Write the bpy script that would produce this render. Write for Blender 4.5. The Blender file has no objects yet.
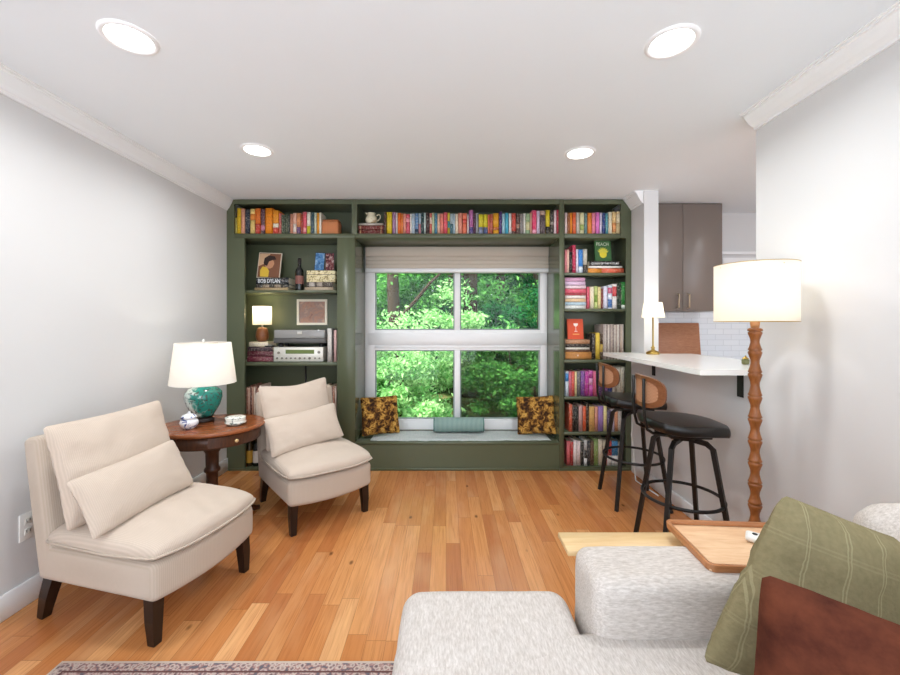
import bpy, bmesh, math, random
from mathutils import Vector, Matrix, noise
R = math.radians
rnd = random.Random(11)
S = bpy.context.scene
COL = S.collection
# surveyed camera: eye 1.315 m up, focal 400 px, looking along +Y
CX, CY, F, H = 446.0, 324.0, 400.0, 1.315
def PX(px, Y): return (px - CX) * Y / F
def PZ(py, Y): return H - (py - CY) * Y / F
YF = 3.59            # front plane of the built-in shelving
YW = 4.05            # inner face of the window wall
XL, XR = -1.97, 1.665
CEIL = 2.44

# ------------------------------------------------------------------ materials
def lin(h):
    h = h.lstrip('#')
    c = [int(h[i:i+2], 16) / 255 for i in (0, 2, 4)]
    return tuple((v / 12.92 if v <= .04045 else ((v + .055) / 1.055) ** 2.4) for v in c) + (1,)
MATS = {}
def mat(hexcol, rough=.55, metal=0., spec=.4, name=None):
    k = (hexcol, rough, metal, spec)
    if k in MATS: return MATS[k]
    m = bpy.data.materials.new(name or 'plain_' + hexcol); m.use_nodes = True
    b = m.node_tree.nodes['Principled BSDF']
    b.inputs['Base Color'].default_value = lin(hexcol)
    b.inputs['Roughness'].default_value = rough
    b.inputs['Metallic'].default_value = metal
    b.inputs['Specular IOR Level'].default_value = spec
    MATS[k] = m
    return m
class NT:
    def __init__(s, name):
        s.m = bpy.data.materials.new(name); s.m.use_nodes = True
        s.t = s.m.node_tree; s.b = s.t.nodes['Principled BSDF']; s.out = s.t.nodes['Material Output']
        s._co = None
    def n(s, typ, **kw):
        nd = s.t.nodes.new(typ)
        for k, v in kw.items():
            if k.startswith('i_'):
                nd.inputs[k[2:].replace('_', ' ')].default_value = v
            else: setattr(nd, k, v)
        return nd
    def l(s, a, b): s.t.links.new(a, b)
    @property
    def co(s):
        if s._co is None: s._co = s.n('ShaderNodeTexCoord').outputs['Object']
        return s._co
    def mapped(s, scale=(1, 1, 1), rot=(0, 0, 0), loc=(0, 0, 0)):
        mp = s.n('ShaderNodeMapping'); s.l(s.co, mp.inputs['Vector'])
        mp.inputs['Scale'].default_value = scale; mp.inputs['Rotation'].default_value = rot
        mp.inputs['Location'].default_value = loc
        return mp.outputs[0]
    def noise(s, vec, scale=5, detail=4, rough=.5, dist=0):
        nd = s.n('ShaderNodeTexNoise'); s.l(vec, nd.inputs['Vector'])
        nd.inputs['Scale'].default_value = scale; nd.inputs['Detail'].default_value = detail
        nd.inputs['Roughness'].default_value = rough; nd.inputs['Distortion'].default_value = dist
        return nd.outputs['Fac']
    def ramp(s, fac, stops, interp='LINEAR'):
        nd = s.n('ShaderNodeValToRGB'); s.l(fac, nd.inputs[0]); cr = nd.color_ramp; cr.interpolation = interp
        while len(cr.elements) < len(stops): cr.elements.new(.5)
        for e, (p, c) in zip(cr.elements, stops):
            e.position = p; e.color = lin(c) if isinstance(c, str) else (c, c, c, 1)
        return nd.outputs[0]
    def mix(s, fac, a, b, blend='MIX'):
        nd = s.n('ShaderNodeMixRGB', blend_type=blend)
        for sock, v in zip(nd.inputs, (fac, a, b)):
            if isinstance(v, (int, float)): sock.default_value = v if sock.type == 'VALUE' else (v, v, v, 1)
            elif isinstance(v, str): sock.default_value = lin(v)
            else: s.l(v, sock)
        return nd.outputs[0]
    def math(s, op, a, b=0.):
        nd = s.n('ShaderNodeMath', operation=op)
        for sock, v in zip(nd.inputs, (a, b)):
            if isinstance(v, (int, float)): sock.default_value = v
            else: s.l(v, sock)
        return nd.outputs[0]
    def sep(s, vec):
        nd = s.n('ShaderNodeSeparateXYZ'); s.l(vec, nd.inputs[0]); return nd.outputs
    def comb(s, x, y, z=0.):
        nd = s.n('ShaderNodeCombineXYZ')
        for sock, v in zip(nd.inputs, (x, y, z)):
            if isinstance(v, (int, float)): sock.default_value = v
            else: s.l(v, sock)
        return nd.outputs[0]
    def base(s, c, rough=None, spec=None, metal=None):
        if isinstance(c, str): s.b.inputs['Base Color'].default_value = lin(c)
        else: s.l(c, s.b.inputs['Base Color'])
        if rough is not None:
            if isinstance(rough, (int, float)): s.b.inputs['Roughness'].default_value = rough
            else: s.l(rough, s.b.inputs['Roughness'])
        if spec is not None: s.b.inputs['Specular IOR Level'].default_value = spec
        if metal is not None: s.b.inputs['Metallic'].default_value = metal
    def bump(s, h, strength=.3, dist=.002):
        nd = s.n('ShaderNodeBump'); nd.inputs['Strength'].default_value = strength
        nd.inputs['Distance'].default_value = dist
        s.l(h, nd.inputs['Height']); s.l(nd.outputs[0], s.b.inputs['Normal'])

def paint(name, hexcol, rough, spec=.4, var=.04):
    t = NT(name); f = t.noise(t.mapped(), 3, 3)
    c = t.mix(t.math('MULTIPLY', f, var), hexcol, '808080'); t.base(c, rough, spec)
    t.bump(t.noise(t.mapped(), 260, 2), .06, .001); return t.m
M = {}
M['wall'] = paint('wall_paint', 'dddcdb', .55)
M['ceil'] = paint('ceiling_paint', 'f3f8fc', .8, .2)
M['trim'] = mat('f7f7f7', .35, name='white_trim_paint')
M['green'] = paint('green_cabinet_paint', '595f47', .3, .4)
M['green_in'] = M['green']; M['green_gloss'] = paint('green_gloss_paint', '595f47', .13, .6)
M['kcab'] = paint('taupe_cabinet_lacquer', '7f736b', .33, .5)
M['counter'] = paint('white_quartz', 'f4f2ee', .2, .5, .03)
M['black_metal'] = mat('15120f', .42, name='black_powder_coat')
M['brass'] = mat('b89a52', .28, 1., name='aged_brass')
M['steel'] = mat('c9c7c2', .3, .9, name='brushed_steel')
M['black_plastic'] = mat('121213', .35)
M['dark_leg'] = mat('23150f', .35, name='espresso_wood')
M['glass_dark'] = mat('0b0c0a', .08, spec=.6)
M['white_ceramic'] = mat('f1efe8', .2)
M['pages'] = mat('e9dfc6', .8, spec=.1)

def m_floor():
    t = NT('oak_plank_floor'); x, y, z = t.sep(t.co)
    row = t.math('FLOOR', t.math('DIVIDE', x, .083))
    wn = t.n('ShaderNodeTexWhiteNoise', noise_dimensions='1D'); t.l(row, wn.inputs['W'])
    yy = t.math('DIVIDE', t.math('ADD', y, t.math('MULTIPLY', wn.outputs[0], 7.3)), .95)
    colm = t.math('FLOOR', yy)
    w2 = t.n('ShaderNodeTexWhiteNoise', noise_dimensions='2D'); t.l(t.comb(row, colm), w2.inputs['Vector'])
    tone = t.ramp(w2.outputs[0], [(0, 'b87141'), (.22, 'c47e49'), (.5, 'cf8a51'), (.78, 'da985d'), (1, 'e7ad75')])
    off = t.math('MULTIPLY', w2.outputs[0], 37.)
    gv = t.comb(t.math('MULTIPLY', x, 26), t.math('ADD', t.math('MULTIPLY', y, 1.6), off), off)
    g = t.noise(gv, 2.2, 6, .6, .6)
    c = t.mix(t.math('MULTIPLY', t.ramp(g, [(.35, 0.), (.75, 1.)]), .42), tone, 'a5622f')
    g2 = t.noise(t.comb(t.math('MULTIPLY', x, 90), t.math('ADD', t.math('MULTIPLY', y, 2.5), off), off), 2.0, 3, .5, .3)
    c = t.mix(t.math('MULTIPLY', t.ramp(g2, [(.52, 0.), (.66, 1.)]), .30), c, '8a4c22')
    patch = t.noise(t.comb(t.math('MULTIPLY', x, 3), y, off), 1.5, 3)
    c = t.mix(t.math('MULTIPLY', t.ramp(patch, [(.55, 0.), (.8, 1.)]), .3), c, 'f0c894')
    kv = t.n('ShaderNodeTexVoronoi'); t.l(t.comb(t.math('MULTIPLY', x, 6.5), t.math('MULTIPLY', y, 3.4)), kv.inputs['Vector'])
    kv.inputs['Scale'].default_value = 1.0
    c = t.mix(t.math('MULTIPLY', t.ramp(kv.outputs['Distance'], [(.035, 1.), (.09, 0.)]), .75), c, '4c2a15')
    fx = t.math('FRACT', t.math('DIVIDE', x, .083)); fy = t.math('FRACT', yy)
    seam = t.math('MAXIMUM', t.math('GREATER_THAN', t.math('ABSOLUTE', t.math('SUBTRACT', fx, .5)), .487),
                  t.math('GREATER_THAN', t.math('ABSOLUTE', t.math('SUBTRACT', fy, .5)), .4985))
    c = t.mix(t.math('MULTIPLY', seam, .45), c, '5d3418')
    t.base(c, t.math('ADD', t.math('MULTIPLY', g, .10), .17), .5)
    t.bump(t.math('SUBTRACT', g, seam), .12, .0012); return t.m
M['floor'] = m_floor()

def m_rib(name, hexa, hexb, pitch=.0075, axis='X', bump=.28):
    t = NT(name); w = t.n('ShaderNodeTexWave', wave_type='BANDS', bands_direction=axis)
    t.l(t.mapped(), w.inputs['Vector']); w.inputs['Scale'].default_value = .314 / pitch
    w.inputs['Distortion'].default_value = .6; w.inputs['Detail'].default_value = 2; w.inputs['Detail Scale'].default_value = 1.5
    n = t.noise(t.mapped(), 45, 4)
    c = t.mix(w.outputs['Fac'], hexb, hexa); c = t.mix(t.math('MULTIPLY', n, .25), c, hexb)
    t.base(c, .9, .15); t.bump(t.math('ADD', w.outputs['Fac'], n), bump, .0018)
    t.b.inputs['Sheen Weight'].default_value = .15; return t.m
M['chair'] = m_rib('ribbed_cream_upholstery', 'c3b3a3', 'b9a998')
M['chair_cush'] = m_rib('ribbed_cream_cushion_fabric', 'cfbeae', 'c6b5a4', .006)
def m_weave(name, hexa, hexb, sc, streak=(1, 1, 1), bump=.4, sheen=.1):
    t = NT(name); n = t.noise(t.mapped(scale=streak), sc, 5, .65); n2 = t.noise(t.mapped(), sc * .12, 3)
    c = t.mix(t.ramp(n, [(.3, 0.), (.7, 1.)]), hexb, hexa); c = t.mix(t.math('MULTIPLY', n2, .2), c, hexb)
    t.base(c, .92, .12); t.bump(n, bump, .003); t.b.inputs['Sheen Weight'].default_value = sheen; t.b.inputs['Sheen Tint'].default_value = lin(hexa); return t.m
M['sofa'] = m_weave('oatmeal_chenille', 'e3dcd6', 'b9afa6', 210, (1, .22, 1), .55)
M['sofa_arm'] = m_weave('oatmeal_chenille_arm', 'e4dcd5', 'b8ada3', 190, (.25, 1, 1.2), .6)
M['velvet'] = m_weave('rust_velvet', '6b3a27', '3f1e16', 11, (1, 1, 1), .6, .3)
M['throw'] = m_weave('white_knit', 'fbfcfa', 'e6efec', 60, (1, .3, 1), .8)
def m_green_pillow():
    t = NT('sage_pintuck_cotton'); x, y, z = t.sep(t.co)
    def line(c, p, o):
        f = t.math('FRACT', t.math('ADD', t.math('DIVIDE', c, p), o))
        return t.math('MAXIMUM', t.math('LESS_THAN', t.math('ABSOLUTE', t.math('SUBTRACT', f, .46)), .018),
                      t.math('LESS_THAN', t.math('ABSOLUTE', t.math('SUBTRACT', f, .54)), .018))
    ln = t.math('MAXIMUM', line(x, .078, .1), t.math('MULTIPLY', line(y, .105, .35), .35))
    n = t.noise(t.mapped(), 90, 4); n2 = t.noise(t.mapped(), 9, 3)
    c = t.mix(n, '7b7152', '998c6a'); c = t.mix(t.math('MULTIPLY', ln, .42), c, 'b9b08a')
    c = t.mix(t.math('MULTIPLY', n2, .3), c, '625c3e')
    t.base(c, .9, .15); t.bump(t.math('ADD', t.math('MULTIPLY', ln, 1.5), t.math('ADD', n, n2)), .6, .003); return t.m
M['sage'] = m_green_pillow()
def m_floral():
    t = NT('brown_gold_floral'); v = t.n('ShaderNodeTexVoronoi'); t.l(t.mapped(), v.inputs['Vector']); v.inputs['Scale'].default_value = 16
    n = t.noise(t.mapped(), 22, 5, .6, 1.5)
    f = t.math('ADD', t.math('MULTIPLY', v.outputs['Distance'], -.35), t.math('MULTIPLY', n, 1.1))
    c = t.ramp(f, [(.2, '2a1a0e'), (.3, '4d3016'), (.38, '855a26'), (.46, 'b98a3c'), (.54, 'd6ab5a'), (.62, '6b4420')])
    t.base(c, .8, .2); return t.m
M['floral'] = m_floral()
def m_stripe_bolster():
    t = NT('teal_striped_cotton'); w = t.n('ShaderNodeTexWave', bands_direction='X'); t.l(t.mapped(), w.inputs['Vector'])
    w.inputs['Scale'].default_value = .314 / .012
    t.base(t.mix(w.outputs['Fac'], '5f827c', 'a9bdb6'), .85, .15); return t.m
M['bolster'] = m_stripe_bolster()
def m_wood(name, a, b, rough=.35, sc=6, streak=(1, 8, 8), spec=.4):
    t = NT(name); n = t.noise(t.mapped(scale=streak), sc, 6, .6, .8)
    t.base(t.mix(t.ramp(n, [(.3, 0.), (.7, 1.)]), a, b), rough, spec); return t.m
M['cherry'] = m_wood('cherry_tabletop', '7c4224', '995830', .22, 5, (2, 14, 14))
M['walnut_dark'] = m_wood('dark_walnut', '3d2418', '59341f', .32, 6, (8, 8, 2))
M['lamp_wood'] = m_wood('turned_maple', '80481f', '9c5f31', .3, 7, (9, 9, 2))
M['light_oak'] = m_wood('light_oak', 'e6c797', 'd6b07c', .4, 4, (1.2, 12, 12))
M['tray_wood'] = m_wood('acacia_tray', 'efcba4', 'dcaf84', .35, 5, (2, 14, 14))
M['tray_rim'] = m_wood('acacia_rim', 'bf8458', 'a86d44', .3, 5, (2, 14, 14))
M['bentwood'] = m_wood('bent_walnut', '6d4024', '875432', .3, 8, (2, 2, 10))
M['board'] = m_wood('cutting_board_wood', 'b9815f', 'a56c4c', .45, 6, (3, 3, 12))
def m_cane():
    t = NT('woven_cane'); v = t.n('ShaderNodeTexChecker'); t.l(t.mapped(), v.inputs['Vector']); v.inputs['Scale'].default_value = 110
    v.inputs['Color1'].default_value = lin('c59573'); v.inputs['Color2'].default_value = lin('a87656')
    t.base(v.outputs['Color'], .6, .2); return t.m
M['cane'] = m_cane()
def m_leather():
    t = NT('black_leather'); n = t.noise(t.mapped(), 180, 3); t.base('15110f', .3, .5); t.bump(n, .15, .001); return t.m
M['leather'] = m_leather()
def m_shade(name, hexcol, tr=.5):
    t = NT(name); d = t.n('ShaderNodeBsdfDiffuse'); d.inputs[0].default_value = lin(hexcol)
    r = t.n('ShaderNodeBsdfTranslucent'); r.inputs[0].default_value = lin(hexcol)
    mx = t.n('ShaderNodeMixShader'); mx.inputs[0].default_value = tr
    t.l(d.outputs[0], mx.inputs[1]); t.l(r.outputs[0], mx.inputs[2]); t.l(mx.outputs[0], t.out.inputs[0]); return t.m
M['shade'] = m_shade('white_linen_shade', 'f7f4ee'); M['shade_warm'] = m_shade('cream_linen_shade', 'f9f3e8', .55)
M['blind'] = m_shade('cream_blind_fabric', 'e2d6c6', .15)
def m_emit(name, hexcol, s):
    t = NT(name); e = t.n('ShaderNodeEmission'); e.inputs[0].default_value = lin(hexcol); e.inputs[1].default_value = s
    t.l(e.outputs[0], t.out.inputs[0]); return t.m
M['bulb'] = m_emit('downlight_glow', 'fffdfa', 9.)
M['bulb_warm'] = m_emit('bulb_glow', 'ffe9c4', 8.)
def m_glass():
    t = NT('window_glass'); a = t.n('ShaderNodeBsdfTransparent'); g = t.n('ShaderNodeBsdfGlossy'); g.inputs['Roughness'].default_value = .01
    fr = t.n('ShaderNodeFresnel'); fr.inputs[0].default_value = 1.25
    mx = t.n('ShaderNodeMixShader'); t.l(fr.outputs[0], mx.inputs[0]); t.l(a.outputs[0], mx.inputs[1]); t.l(g.outputs[0], mx.inputs[2])
    t.l(mx.outputs[0], t.out.inputs[0]); return t.m
M['glass'] = m_glass()
def m_screen():
    t = NT('insect_mesh'); t.base('3f4a3c', .8, .1); t.b.inputs['Alpha'].default_value = .34; return t.m
M['screen'] = m_screen()
def m_teal_glaze():
    t = NT('teal_crackle_glaze'); x, y, z = t.sep(t.co); n = t.noise(t.mapped(), 9, 4, .6, 1.2); n2 = t.noise(t.mapped(loc=(3, 1, 2)), 26, 5, .7, 2.)
    c = t.mix(t.ramp(t.math('ADD', n, t.math('MULTIPLY', x, 2.2)), [(.42, 0.), (.56, 1.)]), 'd5e2d9', '1d8577')
    c = t.mix(t.math('MULTIPLY', t.ramp(n2, [(.52, 0.), (.57, 1.)]), .85), c, '3a3c34'); t.base(c, .12, .6); return t.m
M['teal'] = m_teal_glaze()
CM = {}
def cover_mat(hexcol):
    if hexcol in CM: return CM[hexcol]
    t = NT('printed_cover_' + hexcol); c = lin(hexcol); lum = .3*c[0] + .59*c[1] + .11*c[2]
    n = t.noise(t.mapped(scale=(1, 1, .45), loc=(int(hexcol[:2], 16)*.013, 0, int(hexcol[2:4], 16)*.017)), 150, 2, .5)
    t.base(t.mix(t.math('MULTIPLY', t.ramp(n, [(.56, 0.), (.6, 1.)]), .36), hexcol, 'efe6d2' if lum < .3 else '4a3530'), .45, .4)
    CM[hexcol] = t.m; return t.m
def m_bluewhite(name='blue_white_porcelain', a='f0f1f3', b='33478f', sc=30):
    t = NT(name); n = t.noise(t.mapped(), sc, 3, .5, 1.); t.base(t.mix(t.ramp(n, [(.57, 0.), (.62, 1.)]), a, b), .15, .5); return t.m
M['bluewhite'] = m_bluewhite(); M['bowl'] = m_bluewhite('painted_bowl_glaze', 'e8e6da', '5f6a63', 42)
def m_rug():
    t = NT('persian_rug_pile'); x, y, z = t.sep(t.co)
    v = t.n('ShaderNodeTexVoronoi'); t.l(t.mapped(), v.inputs['Vector']); v.inputs['Scale'].default_value = 48
    n = t.noise(t.mapped(), 60, 4, .6, 1.)
    c = t.ramp(t.math('ADD', t.math('MULTIPLY', v.outputs['Distance'], .6), t.math('MULTIPLY', n, .5)),
               [(.3, '6f5d61'), (.42, 'a88f8c'), (.52, 'd8cac0'), (.62, 'b08782'), (.72, '6d6a73')])
    e = t.math('LESS_THAN', t.math('MINIMUM', t.math('SUBTRACT', 1.552, y), t.math('ADD', x, 1.49)), .012)
    c = t.mix(e, c, 'd3c2b3')
    e2 = t.math('LESS_THAN', t.math('ABSOLUTE', t.math('SUBTRACT', t.math('MINIMUM', t.math('SUBTRACT', 1.552, y), t.math('ADD', x, 1.49)), .05)), .004)
    c = t.mix(e2, c, '6e4a48'); t.base(c, .95, .1); t.bump(n, .4, .003); return t.m
M['rug'] = m_rug()
def m_tile():
    t = NT('white_backsplash_tile'); b = t.n('ShaderNodeTexBrick'); x, y, z = t.sep(t.co); t.l(t.comb(x, z), b.inputs['Vector'])
    b.inputs['Color1'].default_value = lin('eef0f3'); b.inputs['Color2'].default_value = lin('e6e9ee'); b.inputs['Mortar'].default_value = lin('d5d8dc')
    b.inputs['Scale'].default_value = 1; b.inputs['Brick Width'].default_value = .16; b.inputs['Row Height'].default_value = .055; b.inputs['Mortar Size'].default_value = .0025
    t.base(b.outputs['Color'], .25, .4); return t.m
M['tile'] = m_tile()
def m_basket():
    t = NT('checked_woven_rattan'); b = t.n('ShaderNodeTexChecker'); t.l(t.mapped(), b.inputs['Vector']); b.inputs['Scale'].default_value = 75
    b.inputs['Color1'].default_value = lin('b5502c'); b.inputs['Color2'].default_value = lin('d9a06e'); t.base(b.outputs['Color'], .7, .2); return t.m
M['basket'] = m_basket()
def m_art(name, stops, sc):
    t = NT(name); n = t.noise(t.mapped(), sc, 4, .6, .8); t.base(t.ramp(n, stops), .5, .3); return t.m
M['art_print'] = m_art('abstract_landscape_print', [(.3, '8a6a64'), (.45, 'b98d78'), (.55, 'a0857c'), (.68, 'c9a58c')], 14)
M['art_blue'] = m_art('blue_abstract_card', [(.3, '1d3a5f'), (.5, '4377a8'), (.7, '9fb6c8')], 20)
M['art_red'] = m_art('dark_red_abstract_card', [(.35, '15131a'), (.5, '6d1f26'), (.65, 'b9a6a0')], 30)
M['pattern_box'] = m_art('cream_pattern_paper', [(.38, '6c5b3a'), (.48, 'd8c99a'), (.62, 'e7dcb8'), (.7, '7c6a48')], 40)
M['record'] = m_art('worn_sleeve_paper', [(.3, 'b9b1a7'), (.7, 'd8d2c8')], 30)
M['bark'] = m_wood('tree_bark', '2e261d', '4a3e30', .9, 9, (6, 6, 1), .1)
def m_leaf(name, a, b):
    t = NT(name); oi = t.n('ShaderNodeNewGeometry'); c = t.mix(oi.outputs['Random Per Island'], a, b)
    d = t.n('ShaderNodeBsdfDiffuse'); tr = t.n('ShaderNodeBsdfTranslucent'); t.l(c, d.inputs[0]); t.l(c, tr.inputs[0])
    mx = t.n('ShaderNodeMixShader'); mx.inputs[0].default_value = .4; t.l(d.outputs[0], mx.inputs[1]); t.l(tr.outputs[0], mx.inputs[2])
    t.l(mx.outputs[0], t.out.inputs[0]); return t.m
M['leaf_mid'] = m_leaf('maple_leaf', '2a6a33', '80c664'); M['leaf_pale'] = m_leaf('pale_leaf', '6fb462', 'c2e6a2'); M['leaf_dark'] = m_leaf('dark_leaf', '0d3419', '2f7a42')
def m_ground():
    t = NT('leaf_litter'); n = t.noise(t.mapped(), 3, 6, .7); t.base(t.ramp(n, [(.35, '4a4a2a'), (.5, '4f6a35'), (.65, '7a6a4c')]), .95, .1); return t.m
M['ground'] = m_ground()

# ------------------------------------------------------------------ mesh builder
class MB:
    def __init__(s): s.bm = bmesh.new(); s.mats = []; s.sm = set()
    def mi(s, m):
        if m not in s.mats: s.mats.append(m)
        return s.mats.index(m)
    def _fin(s, faces, m, smooth):
        i = s.mi(m)
        for f in faces: f.material_index = i; f.smooth = smooth
    def face(s, pts, m, smooth=False):
        f = s.bm.faces.new([s.bm.verts.new(p) for p in pts]); s._fin([f], m, smooth); return f
    def box(s, x0, x1, y0, y1, z0, z1, m, bev=0., seg=2, mtx=None):
        n0 = set(s.bm.faces)
        v = [s.bm.verts.new(p) for p in ((x0,y0,z0),(x1,y0,z0),(x1,y1,z0),(x0,y1,z0),(x0,y0,z1),(x1,y0,z1),(x1,y1,z1),(x0,y1,z1))]
        fs = [s.bm.faces.new([v[i] for i in q]) for q in ((3,2,1,0),(4,5,6,7),(0,1,5,4),(1,2,6,5),(2,3,7,6),(3,0,4,7))]
        if bev > 0:
            es = list({e for f in fs for e in f.edges})
            bmesh.ops.bevel(s.bm, geom=es, offset=bev, segments=seg, affect='EDGES', profile=.5)
        new = [f for f in s.bm.faces if f not in n0]
        s._fin(new, m, bev > 0)
        if mtx is not None:
            bmesh.ops.transform(s.bm, matrix=mtx, verts=list({q for f in new for q in f.verts}))
        return new
    def prism(s, poly, axis, a, b, m, smooth=False):
        # poly: 2-D points in the plane normal to axis; extruded a..b
        def P(p, t): return {'x': (t, p[0], p[1]), 'y': (p[0], t, p[1]), 'z': (p[0], p[1], t)}[axis]
        A = [s.bm.verts.new(P(p, a)) for p in poly]; B = [s.bm.verts.new(P(p, b)) for p in poly]
        fs = [s.bm.faces.new(A[::-1]), s.bm.faces.new(B)]; n = len(poly)
        sides = [s.bm.faces.new((A[i], A[(i+1) % n], B[(i+1) % n], B[i])) for i in range(n)]
        s._fin(fs, m, False); s._fin(sides, m, smooth)
    def lathe(s, prof, m, seg=32, c=(0, 0, 0), sx=1., sy=1., cap=True):
        rings = []
        for r, z in prof:
            rings.append([s.bm.verts.new((c[0] + r*sx*math.cos(2*math.pi*i/seg), c[1] + r*sy*math.sin(2*math.pi*i/seg), c[2] + z)) for i in range(seg)])
        fs = []
        for a, b in zip(rings, rings[1:]):
            for i in range(seg): fs.append(s.bm.faces.new((a[i], a[(i+1) % seg], b[(i+1) % seg], b[i])))
        s._fin(fs, m, True)
        if cap: s._fin([s.bm.faces.new(rings[0][::-1]), s.bm.faces.new(rings[-1])], m, False)
    def tube(s, pts, r, m, seg=10, closed=False, cap=True, sq=None):
        pts = [Vector(p) for p in pts]; n = len(pts); rings = []
        rr = r if isinstance(r, (list, tuple)) else [r] * n
        up = None
        for i, p in enumerate(pts):
            if closed: d = pts[(i+1) % n] - pts[i-1]
            else: d = pts[min(i+1, n-1)] - pts[max(i-1, 0)]
            d.normalize()
            if up is None: up = d.orthogonal().normalized() if sq is None else (Vector(sq) - d * d.dot(Vector(sq))).normalized()
            else: up = (up - d * d.dot(up)).normalized()
            w = d.cross(up)
            o = math.pi / 4 if seg == 4 else 0
            rings.append([s.bm.verts.new(p + (up*math.cos(o + 2*math.pi*k/seg) + w*math.sin(o + 2*math.pi*k/seg)) * rr[i]) for k in range(seg)])
        fs = []; pairs = list(zip(rings, rings[1:])) + ([(rings[-1], rings[0])] if closed else [])
        for a, b in pairs:
            for k in range(seg): fs.append(s.bm.faces.new((a[k], a[(k+1) % seg], b[(k+1) % seg], b[k])))
        s._fin(fs, m, seg > 4)
        if cap and not closed: s._fin([s.bm.faces.new(rings[0][::-1]), s.bm.faces.new(rings[-1])], m, False)
    def grid(s, fn, nu, nv, m, smooth=True, wrap=False):
        V = [[s.bm.verts.new(fn(i/nu, j/nv)) for j in range(nv+1)] for i in range(nu if wrap else nu+1)]
        fs = []
        for i in range(nu):
            a, b = V[i], V[(i+1) % len(V)]
            for j in range(nv): fs.append(s.bm.faces.new((a[j], b[j], b[j+1], a[j+1])))
        s._fin(fs, m, smooth)
    def softbox(s, c, size, r, m, n=8, puff=0., puff_side=0., wr=0., seed=0., cs=3):
        hx, hy, hz = (v/2 for v in size)
        def axis(h):
            inner = h - r; k = max(2, int(n))
            a = [-h + r*(1 - math.cos(math.pi/2*i/cs))*0 - 0 for i in ()]  # corner steps added below
            lo = [-inner - r*math.tan(math.pi/4*(cs-i)/cs) for i in range(cs)]
            mid = [-inner + 2*inner*i/k for i in range(k+1)]
            return lo + mid + [-q for q in lo[::-1]]
        ax, ay, az = axis(hx), axis(hy), axis(hz); cache = {}
        def vert(p):
            k = tuple(round(q, 6) for q in p)
            if k in cache: return cache[k]
            q = Vector(p); inn = Vector([max(-(h-r), min(h-r, v)) for h, v in zip((hx, hy, hz), p)])
            d = q - inn
            if d.length > 1e-9: q = inn + d.normalized() * r
            fx, fy, fz = (max(0., 1-(v/h)**2) for v, h in zip(q, (hx, hy, hz)))
            q2 = q.copy()
            if puff: q2.z += puff * math.sqrt(fx*fy) * (1 if q.z > 0 else -.0) * max(0, q.z/hz)
            if puff_side:
                q2.x += puff_side * fy * fz * q.x/hx; q2.y += puff_side * fx * fz * q.y/hy
            if wr:
                nn = noise.noise(Vector((q.x*9+seed, q.y*9, q.z*9)))*wr + noise.noise(Vector((q.x*28+seed, q.y*28, q.z*28)))*wr*.35
                q2 += (d.normalized() if d.length > 1e-9 else Vector((0, 0, 1))) * nn
            cache[k] = s.bm.verts.new(q2 + Vector(c)); return cache[k]
        fs = []
        def side(f, A, B, flip):
            for i in range(len(A)-1):
                for j in range(len(B)-1):
                    q = [vert(f(A[i], B[j])), vert(f(A[i+1], B[j])), vert(f(A[i+1], B[j+1])), vert(f(A[i], B[j+1]))]
                    fs.append(s.bm.faces.new(q[::-1] if flip else q))
        X0, X1, Y0, Y1, Z0, Z1 = ax[0], ax[-1], ay[0], ay[-1], az[0], az[-1]
        side(lambda a, b: (a, b, Z1), ax, ay, False); side(lambda a, b: (a, b, Z0), ax, ay, True)
        side(lambda a, b: (a, Y0, b), ax, az, False); side(lambda a, b: (a, Y1, b), ax, az, True)
        side(lambda a, b: (X1, a, b), ay, az, False); side(lambda a, b: (X0, a, b), ay, az, True)
        s._fin(fs, m, True)
    def pillow(s, w, h, t, m, n=28, pinch=.07, wr=.006, seed=0., full=.42, crown=0.):
        # lies in local XY, thickness along Z, centred on the origin
        def pt(u, v, sg):
            x = w/2*u*(1 - pinch*(1-v*v)*abs(u)**2); y = h/2*v*(1 - pinch*(1-u*u)*abs(v)**2)
            if crown and v > 0: y -= crown * v*v*math.cos(u*math.pi/2)**2
            q = (u*v)**4; x *= 1 - .035*q; y *= 1 - .035*q
            e = max(0., (1-u*u)*(1-v*v)); z = sg * t/2 * e**full
            k = min(1., e*5) * (1 - .45*e)
            z += wr*k*(noise.noise(Vector((x*11+seed, y*11, sg*2))) + .7*noise.noise(Vector((x*26, y*26+seed, sg*3))))
            edge = max(abs(u), abs(v))
            z += wr*.8*noise.noise(Vector((u*9+seed, v*9, 5)))*(edge**6)*(1-abs(u*v)**3)
            return (x, y, z)
        us = [math.sin(math.pi/2*(-1+2*i/n)) * .35 + (-1+2*i/n)*.65 for i in range(n+1)]
        T = [[s.bm.verts.new(pt(u, v, 1)) for v in us] for u in us]
        B = [[T[i][j] if i in (0, n) or j in (0, n) else s.bm.verts.new(pt(us[i], us[j], -1)) for j in range(n+1)] for i in range(n+1)]
        for ci, cj, di, dj in ((0,0,1,1),(n,0,-1,1),(0,n,1,-1),(n,n,-1,-1)):
            T[ci][cj].co = (T[ci+di][cj].co + T[ci][cj+dj].co)/2
        fs = []
        for i in range(n):
            for j in range(n):
                fs.append(s.bm.faces.new((T[i][j], T[i+1][j], T[i+1][j+1], T[i][j+1])))
                fs.append(s.bm.faces.new((B[i][j], B[i][j+1], B[i+1][j+1], B[i+1][j])))
        s._fin(fs, m, True)
        for row in T[0], T[n], [r_[0] for r_ in T], [r_[n] for r_ in T]:
            for a, c in zip(row, row[1:]):
                e_ = s.bm.edges.get((a, c))
                if e_: e_.smooth = False
    def xf(s, mtx): bmesh.ops.transform(s.bm, matrix=mtx, verts=s.bm.verts[:]); return s
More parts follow.
